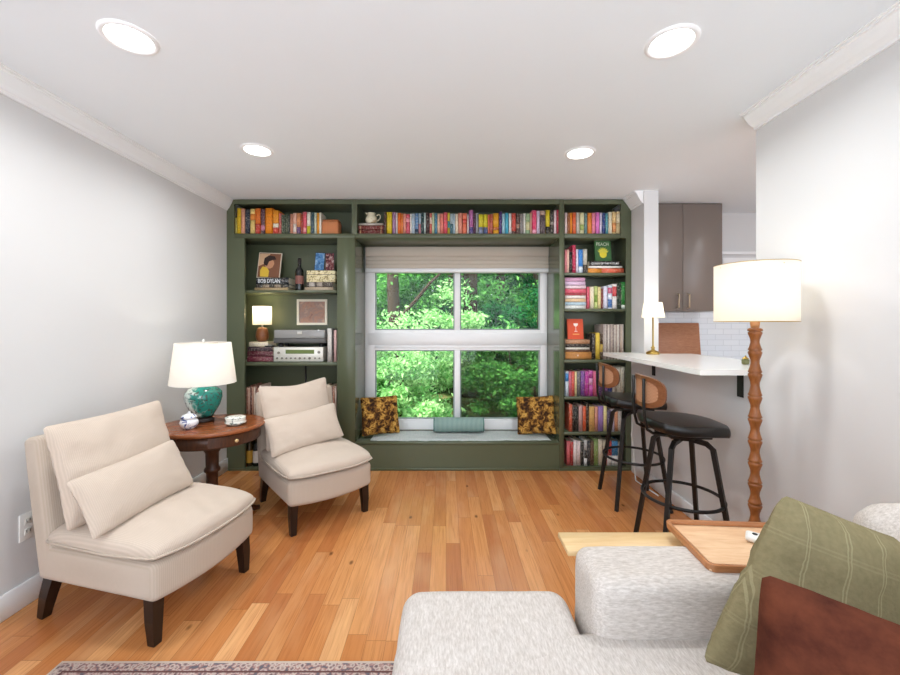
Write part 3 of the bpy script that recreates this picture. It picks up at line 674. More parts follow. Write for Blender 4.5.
recs = ['b9a9a0','cfc4ba','8f7f78','d9d0c5','a3948e','c7b6a8','8a7a74','d5cabd','b29e92','e0d8cc','9a8880','cdb9a6','bfb3a9']
book_row([(603.2+i*1.58,603.2+(i+1)*1.58,323.6+rnd.uniform(0,1.2),c,'grey cream') for i,c in enumerate(recs)], zc4, 'in the grey row on the fourth right shelf', group='thin sleeves on the fourth right shelf', what='record sleeve', depth=.2)
# lower right shelves
book_row([(565.3,568.8,371.5,'d8e3ee','white with blue top',[(.6,.92,'3f8fd0')]),(568.8,571.7,371.6,'d8788c','dusty pink'),(571.7,574.7,371.3,'d9544a','red'),(574.7,577,371.6,'efe0a8','cream yellow'),(577,580.6,371.8,'6c6a70','dark grey'),(580.6,585,371.2,'7d4a9a','purple'),
 (585,589,371,'b83a96','magenta'),(589,593,371,'c24aa4','bright magenta',[(.45,.7,'e5a5cc')]),(593,598.3,371.2,'d86a8a','rose pink'),(598.5,603,372,'5c3a6c','plum'),(603,608,372,'8a5a9a','soft purple'),(608,612.5,373,'3f4a8a','indigo'),(612.7,616.2,368,'d8d2c4','stone'),(616.2,620.5,366.5,'efe9d6','tall cream'),(620.5,624.8,366.8,'e3dcc8','tall ivory')],
 Rs['d'][1], 'on the fifth right shelf', group='upright books on the fifth right shelf')
book_row([(569,572.5,404,'c65a3c','rust red'),(572.5,574.2,405,'3a2a26','dark brown'),(574.2,578.8,406.5,'1c1614','black'),(578.8,582.7,405.8,'c9a09a','pinkish grey'),(582.7,586.2,406,'e0603a','orange red'),(586.2,589.4,403.3,'3d2a1e','tall brown'),(589.4,594.8,406.5,'e0b06a','tan yellow'),
 (594.8,598,406.6,'e2a08a','pink tan'),(598,603.6,406.4,'a483c2','lavender'),(603.6,607,406.6,'efdfa0','pale yellow'),(607,611,410,'4a3c5c','dark purple'),(611,614.5,410,'dcd2e6','lilac white'),(614.5,618,410,'e5a27a','apricot'),(618,622,409,'cfc6bc','stone grey')],
 Rs['e'][1], 'on the sixth right shelf', group='upright books on the sixth right shelf')
book_row([(566.5,570.6,441,'d76a6c','pinkish red'),(570.6,573.4,442,'b5302e','deep red'),(573.4,577,440,'f0e3e0','pinkish white'),(577,580.6,441,'e5d0cc','pale rose'),(580.6,584.2,442,'1d1a1a','black'),(584.2,587.2,440,'dcdcda','white with dark band',[(.3,.6,'2c2c30')]),(587.2,590.3,440.5,'35353a','charcoal'),(590.3,594,441,'6a4a34','brown'),
 (594,598.4,438.5,'8aa05a','olive green'),(598.4,602.5,439,'e3d6bd','cream'),(602.5,606.6,440,'cfc0a4','sand'),(607,612,441,'c8423c','bright red',[(0,.4,'e8dcd4')]),(612,618,441,'3f8ac0','blue with white foot',[(0,.4,'eeeae6')]),(618,622.5,442,'a8a098','grey')],
 Rs['base'][1], 'on the lowest right shelf', group='upright books on the lowest right shelf')
# ------------------------------------------------------------------ top shelf ornaments
yb = 3.66; zt = zs1
b = MB(); xa, xb = PX(322.3, yb), PX(339.3, yb); w = xb-xa; h = PZ(220, yb)-zt
b.box(-w/2, w/2, 0, .12, 0, h*.9, M['basket'], .018, 3); box_ = b.build('woven_box', None, ((xa+xb)/2, yb-.03, zt+.0005))
tag(box_, 'small orange red woven box at the right end of the top left shelf', 'box')
b = MB(); b.box(-w/2+.006, w/2-.006, .006, .114, h*.9, h, M['basket'], .01, 2); b.build('lid', box_)
g = 'books under the pitcher'
o, z = flat_book(358.5, 384-.3, 229.8, 234, '6d211f', 'lower dark red book under the cream pitcher', zbase=zs1, group=g, bands=[(.07,.1,'cfa878'),(.88,.91,'cfa878')])
o, z = flat_book(358.5, 383.8, 225.4, 229.8, '742522', 'upper dark red book under the cream pitcher', zbase=z, group=g, bands=[(.07,.1,'cfa878'),(.88,.91,'cfa878')])
o, z = flat_book(358.7, 383, 223, 225.4, 'b8b0a4', 'thin grey book directly under the cream pitcher', zbase=z, group=g)
P = thing('pitcher', 'small cream pitcher with brown decoration on a stack of red books', 'pitcher', (PX(371.5, 3.7), 3.7, z+.0005))
t = NT('pitcher_glaze'); n = t.noise(t.mapped(), 18, 3); t.base(t.mix(t.ramp(n, [(.56, 0.), (.7, 1.)]), 'eadfc0', 'b58a55'), .2, .5); pm = t.m
b = MB(); b.lathe([(.03,0),(.034,.004),(.05,.022),(.056,.042),(.05,.066),(.037,.084),(.034,.094),(.04,.107),(.036,.106),(.03,.09)], pm, 28); b.build('body', P)
part(lambda b: b.tube([(.048,0,.085),(.066,0,.096),(.082,0,.085),(.08,0,.06),(.064,0,.042),(.052,0,.036)], .0055, pm, 8), 'handle', P)
part(lambda b: b.prism([(-.036,.106),(-.058,.112),(-.04,.085)], 'y', -.012, .012, pm), 'spout', P)

# ------------------------------------------------------------------ left tower, shelf one
za = Ls['a'][1]; g = 'books on the second left shelf'
o, z = flat_book(254.5, 288, 287.6, 289.9, 'b39a72', 'thin tan book at the bottom under the black lettered book', zbase=za, y=3.66, group=g)
o, z = flat_book(256, 289, 284.4, 287.6, '3a3630', 'dark mottled book in the middle under the black lettered book', zbase=z, y=3.665, group=g, bands=[(.2,.4,'8a7a66'),(.55,.75,'8a7a66')])
o, z = flat_book(256, 288.8, 277.6, 284.4, '20242a', 'thick black book with bold white spine lettering under the portrait print', zbase=z, y=3.665, group=g, depth=.2)
lettering('BOB DYLAN', .03, mat('e9ecee'), o, Matrix.Translation((-.03,-.0012,.03)) @ Matrix.Rotation(R(90),4,'X'), 'spine_lettering', width=.2, height=.036)
lettering('THE RECORDINGS', .01, mat('b9bec2'), o, Matrix.Translation((.115,-.0012,.03)) @ Matrix.Rotation(R(90),4,'X'), 'spine_lettering', width=.05, height=.008)
yy = 3.72; x0, x1 = PX(256.3, yy), PX(279.6, yy); w = x1-x0; h = PZ(252, yy)-z
A = thing('art_print', 'square brown and yellow portrait print leaning behind the black lettered book', 'picture', ((x0+x1)/2, yy, z+.001)); A.rotation_euler = (R(-8), R(2.5), 0)
part(lambda b: b.box(-w/2, w/2, 0, .008, 0, h, mat('d9cbb4'), .001, 1), 'board', A)
def portrait(b):
    b.box(-w/2+.008, w/2-.008, -.0006, -.0001, .008, h-.008, mat('7a4e36'))
    b.prism([(-w/2+.008, h*.95),(-.0, h*.95),(-.03,h*.6),(-w/2+.008,h*.45)], 'y', -.0009, -.0005, mat('c9a380'))
    b.prism([(-.075,.012),(.0,.012),(.004,h*.28),(-.02,h*.42),(-.06,h*.45),(-.08,h*.3)], 'y', -.0016, -.0008, mat('d8b23a'))
    b.prism([(.045*math.cos(k*.5)+.0, h*.57+.048*math.sin(k*.5)) for k in range(12)], 'y', -.0014, -.0008, mat('c08a66'))
    b.prism([(-.055,h*.6),(-.05,h*.78),(-.01,h*.9),(.045,h*.86),(.06,h*.74),(.03,h*.72),(-.005,h*.66),(-.02,h*.48),(-.045,h*.5)], 'y', -.0018, -.0012, mat('2c1a14'))
part(portrait, 'picture', A)
WB = thing('wine_bottle', 'dark wine bottle with reddish label standing on the second left shelf', 'bottle', (PX(299.5, 3.68), 3.68, za+.0005))
part(lambda b: b.lathe([(.03,0),(.036,.004),(.037,.01),(.037,.17),(.034,.19),(.018,.215),(.0145,.23),(.014,.285),(.0155,.287),(.0155,.297),(.0135,.299)], M['glass_dark'], 24), 'body', WB)
part(lambda b: b.lathe([(.0375,.06),(.0375,.135)], mat('7c5048', .6), 24, cap=False), 'label', WB)
part(lambda b: b.lathe([(.015,.245),(.0162,.25),(.0162,.299),(.012,.3005)], mat('1a1414', .4), 16), 'capsule', WB)
g = 'stack right of the wine bottle'
o, z = flat_book(304.5, 333.5, 287, 290, 'b9a58c', 'tan board at the bottom of the stack right of the wine bottle', zbase=za, y=3.66, group=g)
o, z = flat_book(306.5, 333, 282, 287, '4a3f38', 'dark book with pale spine marks right of the wine bottle', zbase=z, y=3.665, group=g, bands=[(.1,.3,'b5aaa0'),(.4,.6,'a5988c')])
b = MB(); x0, x1 = PX(306.5, 3.665), PX(335, 3.665); h = PZ(270.5, 3.665)-z
b.box(-(x1-x0)/2, (x1-x0)/2, 0, .17, 0, h, M['pattern_box'], .003, 1); o = tag(b.build('keepsake_box', None, ((x0+x1)/2, 3.665, z+.0004)), 'cream patterned box on the stack right of the wine bottle', 'box'); z += h
b = MB(); b.box(-(x1-x0)/2-.002, (x1-x0)/2+.002, -.002, .172, h*.62, h*.66, mat('3c3024')); b.build('lid_edge', o)
for (pa, pb, yt, mm, lab, tilt) in ((314, 324, 252, 'art_blue', 'small blue picture card standing on the cream patterned box', -4), (325.2, 334.2, 252.5, 'art_red', 'small dark red picture card beside the blue card', 3)):
    yy = 3.70; x0, x1 = PX(pa, yy), PX(pb, yy); h = PZ(yt, yy)-z; w = x1-x0
    A = thing('picture_card', lab, 'picture', ((x0+x1)/2, yy, z+.002)); A.rotation_euler = (R(-8), R(-tilt)*.5, 0)
    part(lambda b: b.box(-w/2, w/2, 0, .006, 0, h, mat('2a2a2a')), 'card', A); part(lambda b: b.box(-w/2+.005, w/2-.005, -.0008, -.0001, .006, h-.006, M[mm]), 'picture', A)

# ------------------------------------------------------------------ left tower, stereo shelf
zb2 = Ls['b'][1]; g = 'books under the small shelf lamp'
o, z = flat_book(247, 273, 356.5, 362.7, '6e2236', 'maroon book at the bottom under the small shelf lamp', zbase=zb2, y=3.64, group=g, pages=mat('b9a6a0'))
o, z = flat_book(247.3, 273, 351.2, 356.5, '5c1c2c', 'dark maroon book in the middle under the small shelf lamp', zbase=z, y=3.642, group=g)
o, z = flat_book(247.6, 272.8, 347, 351.2, '3a2630', 'dark plum book in the stack under the small shelf lamp', zbase=z, y=3.645, group=g)
o, z = flat_book(249, 268, 342, 347, 'e6d9bf', 'cream book on top of the stack under the small shelf lamp', zbase=z, y=3.66, group=g)
yl = 3.74; lx = PX(262.3, yl)
SL = thing('table_lamp', 'small lit shelf lamp with egg shaped wooden base on stacked books', 'lamp', (lx, yl, z+.0008), 0)
lz = lambda p: PZ(p, yl)-z
part(lambda b: b.lathe([(.038,0),(.052,.02),(.058,.05),(.054,.08),(.044,lz(328.5)),(.03,lz(327.8)),(.008,lz(327.5)),(.006,lz(322)),(.006,lz(322))][:-1], M['bentwood'], 28), 'base', SL)
part(lambda b: b.lathe([(.008,lz(327.6)),(.008,lz(318)),(.012,lz(317.9)),(.012,lz(315))], mat('e9e4d8', .4), 12), 'neck', SL)
part(lambda b: (b.lathe([(.083,lz(324.8)),(.083,lz(306.4))], M['shade_warm'], 40, cap=False)), 'lamp_shade', SL)
part(lambda b: b.tube([(-.083,0,lz(312)),(0,0,lz(312)),(.083,0,lz(312))], .0015, M['steel'], 6), 'shade_spider', SL)
part(lambda b: b.lathe([(.004,lz(315)),(.02,lz(312.5)),(.02,lz(310.5)),(.004,lz(309))], M['bulb_warm'], 16), 'bulb', SL)
lamp_light('shelf_lamp_light', 'POINT', (0,0,lz(311.5)), 3.4, (1,.87,.52), .03, SL)
# small black object on the books
b = MB(); b.box(-.035,.035,-.03,.03,0,.012,M['black_plastic'],.004,2); b.box(-.01,.032,-.024,.0,.0125,.02,M['steel'],.003,2)
tag(b.build('audio_switch', None, (PX(271, 3.70), 3.675, PZ(347, 3.66)+.001)), 'small black gadget with metal top beside the shelf lamp', 'gadget')
# receiver
yr = 3.64; x0, x1 = PX(273.8, yr), PX(323, yr); w = x1-x0; h = PZ(347.2, yr)-zb2
RC = thing('stereo_receiver', 'silver stereo receiver with green dial and black knobs under the turntable', 'receiver', ((x0+x1)/2, yr, zb2+.0005))
part(lambda b: b.box(-w/2, w/2, .012, .24, .006, h, mat('a59d92', .4), .002, 1), 'body', RC)
part(lambda b: b.box(-w/2, w/2, 0, .012, .004, h, mat('e6e2d8', .3, .15), .002, 1), 'face_plate', RC)
part(lambda b: b.box(-w*.26, w*.32, -.001, .0005, h*.55, h*.82, mat('6f7f4a', .2)), 'tuning_dial', RC)
for k, (fx, fz, r) in enumerate([(-.40,.62,.012),(.42,.66,.013),(-.43,.25,.009),(-.33,.25,.009),(-.24,.25,.008),(-.15,.25,.008),(-.06,.25,.008),(.03,.25,.01),(.13,.25,.008),(.23,.25,.011),(.34,.25,.008),(.43,.25,.008)]):
    b = MB(); b.lathe([(r,0),(r*.95,.01),(r*.7,.012)], mat('8f8a80', .3, .7), 14); b.xf(Matrix.Translation((fx*w, 0, fz*h)) @ Matrix.Rotation(R(90),4,'X')); b.build('knob', RC)
for sx in (-1, 1):
    for sy in (.04, .2): part(lambda b: b.lathe([(.012,0),(.012,.006)], M['black_plastic'], 10, c=(sx*(w/2-.04), sy, 0)), 'foot', RC)
zr = zb2+.0005+h
yt_ = 3.645; x0, x1 = PX(273.5, yt_), PX(325.5, yt_); w = x1-x0; hz = lambda p: PZ(p, yt_)-zr
TT = thing('turntable', 'grey turntable with closed dust cover on top of the silver receiver', 'turntable', ((x0+x1)/2, yt_, zr+.0005))
part(lambda b: b.box(-w/2, w/2, 0, .235, hz(343.2), hz(338.4), mat('5f5d5b', .45), .003, 1), 'plinth', TT)
t = NT('smoky_acrylic'); t.base('a5a3a0', .12, .5); t.b.inputs['Alpha'].default_value = .82
part(lambda b: b.box(-w/2+.004, w/2-.008, .003, .232, hz(338.2), hz(330), t.m, .004, 2), 'dust_cover', TT)
part(lambda b: b.box(-.02, .02, -.003, .003, hz(334), hz(331.5), M['steel']), 'cover_badge', TT)
for sx in (-1, 1):
    for sy in (.045, .19): part(lambda b: b.lathe([(.02,0),(.024,.006),(.022,hz(343.3))], M['black_plastic'], 14, c=(sx*(w/2-.05), sy, 0)), 'foot', TT)
g = 'record sleeves beside the receiver'
b_ = [(327.2,331.9,328,'cfc9c2','pale grey'),(332.2,333.4,329,'3a3436','thin black'),(333.6,336.6,330,'d0a9a4','faded pink')]
book_row(b_, zb2, 'beside the silver receiver', group=g, what='record sleeve', depth=.22)
# framed print on the back panel
yp = YBK-.02; x0, x1 = PX(296.6, yp), PX(327, yp); w = x1-x0; z0, z1 = PZ(325, yp), PZ(299.2, yp); h = z1-z0
FP = thing('framed_print', 'cream framed print of pinkish landscape on the back panel above turntable', 'picture', ((x0+x1)/2, YBK-.0005, z0))
part(lambda b: (b.box(-w/2, w/2, -.016, 0, 0, .022, mat('efe6d2')), b.box(-w/2, w/2, -.016, 0, h-.022, h, mat('efe6d2')), b.box(-w/2, -w/2+.022, -.016, 0, .022, h-.022, mat('efe6d2')), b.box(w/2-.022, w/2, -.016, 0, .022, h-.022, mat('efe6d2'))), 'frame', FP)
part(lambda b: b.box(-w/2+.022, w/2-.022, -.006, -.001, .022, h-.022, M['art_print']), 'picture', FP)
# record shelf
zc = Ls['c'][1]; cols = ['8a5a48','c9a590','6b3a30','b58a74','d8c5b5','7a4c40','a5705c','cdb7a8','93604c','bda394']
g = 'record sleeves on the fourth left shelf'; n = 0
for a, e in ((246.2, 262), (318, 336.4)):
    k = 0; p = a; rows = []
    while p < e-1: rows.append((p, p+1.85, 386.5+rnd.uniform(-1, 1.5), cols[n % 10], ['reddish brown','pale tan','dark brown','tan','cream','brown','terracotta','beige','chestnut','putty'][n % 10])); p += 1.85; n += 1
    book_row(rows, zc, 'in the %s batch on the fourth left shelf' % ('left' if a < 300 else 'right'), group=g, what='record sleeve', depth=.2)
b = MB(); b.tube([(PX(306.5, 3.74), 3.72, Ls['b'][0]-.001), (PX(306.5,3.74), 3.73, zc+.002)], .008, M['black_plastic'], 8)
tag(b.build('bookend', None), 'thin black upright divider behind the cream chair among the records', 'divider')
# bottles on the lowest left shelf
zl = Ls['base'][1]
for px, yy, hb, glass, lab, label in ((249.8, 3.66, .27, '3a2a12', 'c99a3a', 'dark bottle with yellow label on the lowest left shelf'), (256.3, 3.655, .265, '15120f', 'dcd6d0', 'dark bottle with white label on the lowest left shelf')):
    B = thing('liquor_bottle', label, 'bottle', (PX(px, yy), yy, zl+.0005), 0, 'bottles on the lowest left shelf'); r = .0285
    part(lambda b: b.lathe([(r*.9,0),(r,.005),(r,.15),(r*.8,.175),(.013,.2),(.012,hb-.03),(.014,hb-.028),(.014,hb)], mat(glass, .1, 0, .6), 20), 'body', B)
    part(lambda b: b.lathe([(r+.0006,.03),(r+.0006,.14)], mat(lab, .6), 20, cap=False), 'label', B)
    part(lambda b: b.lathe([(.0148,hb-.024),(.0148,hb+.002)], mat('1a1614', .4), 14), 'cap', B)

# ------------------------------------------------------------------ window seat cushions
zs = zseat
def throw(u, v):
    y0 = YF+.035; L = YW-.12-y0
    x = PX(370, 3.63) + (PX(551, 3.63)-PX(370, 3.63))*u; y = y0 + L*v
    z = zs + .016 + .005*noise.noise(Vector((x*7, y*9, 0))) + .003*noise.noise(Vector((x*30, y*40, 2)))
    e = min(u, 1-u, v, 1-v)
    if e < .03: z -= .010*(1-e/.03)
    return (x + .008*noise.noise(Vector((y*20, 1, u*3))), y + .008*noise.noise(Vector((x*14, 2, 0)))*(1-v), z)
b = MB(); b.grid(throw, 90, 24, M['throw'])
bmesh.ops.solidify(b.bm, geom=b.bm.faces[:], thickness=.008)
th = tag(b.build('throw_blanket'), 'white knit throw spread along the green window seat', 'blanket')
zth = zs+.022
def cushion(name, label, w, h, t, m, world, group=None, cat='cushion', **kw):
    b = MB(); b.pillow(w, h, t, m, **kw); o = b.build(name, None); o.matrix_world = world; tag(o, label, cat, group); return o
def frame(c, xdir, up):
    x = Vector(xdir).normalized(); u = Vector(up); u = (u - x*u.dot(x)).normalized(); n = x.cross(u)
    m = Matrix.Identity(4)
    for i in range(3): m[i][0], m[i][1], m[i][2], m[i][3] = x[i], u[i], n[i], c[i]
    return m
g = 'brown floral cushions on the window seat'
cushion('cushion', 'brown and gold floral cushion in the left corner of window seat', .37, .37, .13, M['floral'], frame((PX(380.5, 3.82), 3.80, zth+.175), (.93, .36, .0), (-.2, .25, .95)), g, seed=3)
cushion('cushion', 'brown and gold floral cushion in the right corner of window seat', .37, .37, .13, M['floral'], frame((PX(535.5, 3.80), 3.80, zth+.178), (.93, -.32, .1), (.18, .28, .94)), g, seed=8)
yb_ = 3.86; L = PX(484, yb_)-PX(433.5, yb_); rr = .068
BO = thing('bolster_cushion', 'striped teal bolster cushion in the middle of the window seat', 'cushion', (PX(458.7, yb_), yb_, zth+rr+.002))
def bol(b):
    prof = [(.0005,-L/2),(rr*.5,-L/2),(rr*.85,-L/2+.004),(rr,-L/2+.02),(rr*1.0,0),(rr,L/2-.02),(rr*.85,L/2-.004),(rr*.5,L/2),(.0005,L/2)]
    b.lathe(prof, M['bolster'], 32, cap=False); b.xf(Matrix.Rotation(R(90),4,'Y'))
part(bol, 'cover', BO)
for s in (-1, 1):
    b = MB(); b.tube([(s*(L/2-.006), rr*.93*math.cos(a), rr*.93*math.sin(a)) for a in [2*math.pi*i/28 for i in range(28)]], .005, mat('557a75', .8), 6, closed=True); b.build('piping', BO)

# ------------------------------------------------------------------ slipper chairs (front = local -Y)
def make_chair(label, cx, cy, rot):
    C = thing('slipper_chair', label, 'chair', (cx, cy, 0), rot, 'cream slipper chairs')
    W = .575
    def bowf(x): return max(0, 1-(x/(W/2))**2)
    def base(b):
        b.softbox((0,-.005,.268), (W,.65,.16), .03, M['chair'], 10, cs=3, puff_side=.004)
        for v in b.bm.verts:
            if v.co.y < -.2: v.co.y -= .03*bowf(v.co.x)
            if v.co.z < .25 and v.co.y < -.2: v.co.z -= .012*bowf(v.co.x)
    part(base, 'seat_base', C)
    cw, cd, cz = W+.035, .64, .372
    def cush(b):
        # dome that thins out to a seam line all round
        for sg in (1, -1):
            def f(u, v):
                x = (-1+2*u); y = (-1+2*v); q = (x*y)**4
                px = x*cw/2*(1-.065*q); py = -.03 + y*cd/2*(1-.065*q)
                e_ = max(0., (1-x**2)*(1-y**2)); py -= .036*bowf(px*.94)*max(0, -y)**2
                z = cz + (.098*e_**.33 if sg > 0 else -.032*e_**.4)
                z += (.004*noise.noise(Vector((px*10+cx, py*10, 1))) + .003*noise.noise(Vector((px*24, py*24, cx))))*min(1, e_*4) + .005*noise.noise(Vector((px*6, py*6, 7+cy)))
                return (px, py, z)
            b.grid(f, 40, 40, M['chair_cush'])
        bmesh.ops.remove_doubles(b.bm, verts=b.bm.verts[:], dist=.0004)
    part(cush, 'seat_cushion', C)
    def pip(b):
        pts = []
        def P(x, y):
            q = (x*y)**4; px = x*cw/2*(1-.065*q); py = -.03 + y*cd/2*(1-.065*q); py -= .036*bowf(px*.94)*max(0, -y)**2
            return (px, py, cz + .005*noise.noise(Vector((px*6, py*6, 7+cy))))
        pts = [P(-1, .9-1.9*i/14) for i in range(14)] + [P(-1+2*i/20, -1) for i in range(20)] + [P(1, -1+1.9*i/14) for i in range(15)]
        b.tube(pts, .0055, M['chair'], 6)
    part(pip, 'piping', C)
    def back(b):
        # slab from seat level, tilted backwards
        b.softbox((0,0,.31), (W,.105,.62), .028, M['chair'], 8, cs=3, puff_side=.004)
        b.xf(Matrix.Translation((0,.262,.2)) @ Matrix.Rotation(R(-9.5),4,'X'))
    part(back, 'backrest', C)
    for sx in (-1, 1):
        for front in (1, 0):
            y0 = -.285 if front else .275; y1 = -.295 if front else .335
            part(lambda b: b.tube([(sx*.245, y0, .2),(sx*.25, (y0*.9+y1*1.1)/2, .1),(sx*.25, y1, 0)], [.036,.032,.024], M['dark_leg'], 4, sq=(1,0,0)), 'leg', C)
    return C
def chair_frame(C, lx, ly, lz, tilt, yaw=0, roll=0):
    r = Matrix.Rotation(C.rotation_euler.z, 4, 'Z'); T = Matrix.Translation(C.location)
    m = T @ r @ Matrix.Translation((lx, ly, lz)) @ Matrix.Rotation(R(yaw),4,'Z') @ Matrix.Rotation(R(90-tilt),4,'X') @ Matrix.Rotation(R(roll),4,'Z')
    return m
C1 = make_chair('cream armless slipper chair against the left wall nearest the rug', -1.422, 1.959, R(75.8))
C2 = make_chair('cream armless slipper chair in front of the left green bookcase', -.953, 2.876, R(40.3))
g1, g2 = 'loose back cushions on the slipper chairs', 'lumbar pillows on the slipper chairs'
cushion('back_cushion', 'large square cream cushion leaning on the back of the nearest slipper chair', .55, .47, .16, M['chair_cush'], chair_frame(C1, -.055, .155, .668, 15, 0, 2), g1, seed=1, wr=.011)
cushion('lumbar_pillow', 'oblong cream lumbar pillow on the nearest slipper chair', .53, .27, .13, M['chair_cush'], chair_frame(C1, -.085, .0, .57, 27, 2, 4), g2, seed=5, wr=.006, cat='pillow')
cushion('back_cushion', 'large square cream cushion on the slipper chair by the bookcase', .52, .47, .16, M['chair_cush'], chair_frame(C2, -.055, .15, .665, 15, 0, 3), g1, seed=12, wr=.011, crown=.02)
cushion('lumbar_pillow', 'oblong cream lumbar pillow on the slipper chair by the bookcase', .53, .27, .13, M['chair_cush'], chair_frame(C2, -.06, .0, .575, 26, -4, 7), g2, seed=15, wr=.006, cat='pillow')

# ------------------------------------------------------------------ side table and what stands on it
tx, ty, tz = -1.54, 2.635, .66
T = thing('side_table', 'oval dark cherry pedestal side table between the two slipper chairs', 'table', (tx, ty, 0), R(12))
rx, ry = .325, .29
part(lambda b: b.lathe([(.96,tz-.026),(.99,tz-.02),(1,tz-.012),(.985,tz-.002),(.96,tz)], M['cherry'], 64, sx=rx, sy=ry), 'tabletop', T)
part(lambda b: b.lathe([(.88,tz-.105),(.9,tz-.1),(.9,tz-.0265)], M['walnut_dark'], 64, sx=rx, sy=ry), 'apron', T)
def drawer(b):
    a0, a1 = R(-78), R(-20); n = 14
    for r0, zz in ((.915, None),):
        pts = [(rx*.915*math.cos(a0+(a1-a0)*i/n), ry*.915*math.sin(a0+(a1-a0)*i/n)) for i in range(n+1)]
        inn = [(rx*.895*math.cos(a0+(a1-a0)*i/n), ry*.895*math.sin(a0+(a1-a0)*i/n)) for i in range(n+1)]
        b.prism(pts + inn[::-1], 'z', tz-.095, tz-.034, M['walnut_dark'])
dr_ = part(drawer, 'drawer', T)
am = R(-49); kx, ky = rx*.93*math.cos(am), ry*.93*math.sin(am)
b = MB(); b.lathe([(.004,0),(.005,.008),(.011,.013),(.011,.018),(.005,.022)], mat('e3c58e', .3, .3), 16); b.xf(Matrix.Translation((kx, ky, tz-.065)) @ Matrix.Rotation(math.atan2(ky, kx),4,'Z') @ Matrix.Rotation(R(90),4,'Y')); b.build('knob', dr_)
part(lambda b: b.lathe([(.062,.09),(.066,.1),(.05,.13),(.043,.15),(.05,.16),(.05,.175),(.036,.19),(.034,.3),(.036,.34),(.048,.35),(.048,.365),(.038,.38),(.04,.47),(.05,.485),(.05,.5),(.042,.515),(.06,tz-.106)], M['walnut_dark'], 28), 'pedestal', T)
for k in range(4):
    a = R(33+90*k); d = Vector((math.cos(a), math.sin(a), 0))
    part(lambda b: b.tube([d*.045+Vector((0,0,.12)), d*.13+Vector((0,0,.11)), d*.21+Vector((0,0,.055)), d*.27+Vector((0,0,.018)), d*.30+Vector((0,0,.016))], [.026,.026,.022,.018,.015], M['walnut_dark'], 8), 'foot', T)
ly = 2.69; lx = PX(203.5, ly); zt = tz+.0006
L1 = thing('table_lamp', 'teal ceramic table lamp with wide white shade on the cherry table', 'lamp', (lx, ly, zt))
part(lambda b: b.lathe([(.062,0),(.066,.004),(.064,.018),(.056,.024),(.06,.034),(.07,.038)], M['dark_leg'], 32), 'foot', L1)
part(lambda b: b.lathe([(.058,.0385),(.068,.055),(.098,.11),(.112,.16),(.11,.195),(.085,.225),(.052,.24),(.045,.25)], M['teal'], 40), 'body', L1)
zz = lambda p: PZ(p, ly)-zt
part(lambda b: b.lathe([(.03,.25),(.022,.256),(.012,.262),(.01,.33),(.016,.332),(.016,.36)], M['brass'], 16), 'socket', L1)
part(lambda b: b.lathe([(.198,zz(383)),(.166,zz(342.5))], M['shade'], 56, cap=False), 'lamp_shade', L1)
part(lambda b: (b.tube([(-.167,0,zz(344)),(.167,0,zz(344))], .002, M['brass'], 6), b.tube([(0,-.167,zz(344)),(0,.167,zz(344))], .002, M['brass'], 6), b.tube([(.0,0,.35),(.045,0,.40),(.045,0,zz(352)),(0,0,zz(344))], .002, M['brass'], 6)), 'harp', L1)
part(lambda b: b.lathe([(.004,zz(344)),(.006,zz(342.2)),(.011,zz(341)),(.008,zz(339.8)),(.002,zz(339))], M['white_ceramic'], 14), 'finial', L1)
part(lambda b: b.lathe([(.012,.361),(.028,.395),(.028,.42),(.008,.445)], M['bulb_warm'], 16), 'bulb', L1)
lamp_light('table_lamp_light', 'POINT', (0, 0, .41), 18.0, (1, .94, .86), .03, L1)
jy = 2.50; J = thing('ginger_jar', 'small blue and white porcelain lidded jar in front of teal lamp', 'jar', (PX(189, jy), jy, zt))
part(lambda b: b.lathe([(.026,0),(.03,.004),(.048,.022),(.053,.04),(.047,.056),(.036,.063),(.035,.068)], M['bluewhite'], 32), 'body', J)
part(lambda b: b.lathe([(.044,.0685),(.046,.073),(.036,.086),(.02,.094),(.008,.096),(.008,.1),(.011,.104),(.004,.109)], M['bluewhite'], 28), 'lid', J)
by = 2.60; BW = thing('trinket_dish', 'small painted porcelain dish with lid at right edge of the cherry table', 'dish', (PX(235.5, by), by, zt))
part(lambda b: b.lathe([(.036,0),(.04,.003),(.062,.014),(.064,.022),(.058,.026),(.06,.032),(.06,.046)], M['bowl'], 36), 'body', BW)
part(lambda b: b.lathe([(.0615,.0465),(.062,.05),(.05,.055),(.01,.057)], M['bowl'], 36), 'lid', BW)

# wall outlet
yo0, yo1 = 1.842, 1.915; zo0, zo1 = .305, .43
OU = thing('wall_outlet', 'white double wall outlet low on the left wall behind the chair', 'outlet', (XL+.0005, (yo0+yo1)/2, zo0))
hh, ww = zo1-zo0, yo1-yo0
part(lambda b: b.box(0, .006, -ww/2, ww/2, 0, hh, mat('efece6', .35), .002, 2), 'cover_plate', OU)
for z0 in (.022, .072): part(lambda b: (b.box(.0055, .0085, -.017, .017, z0, z0+.03, mat('e2ded6', .35), .001, 1), b.box(.0086, .009, -.009, -.006, z0+.012, z0+.024, mat('2a2826')), b.box(.0086, .009, .006, .009, z0+.012, z0+.024, mat('2a2826'))), 'socket', OU)
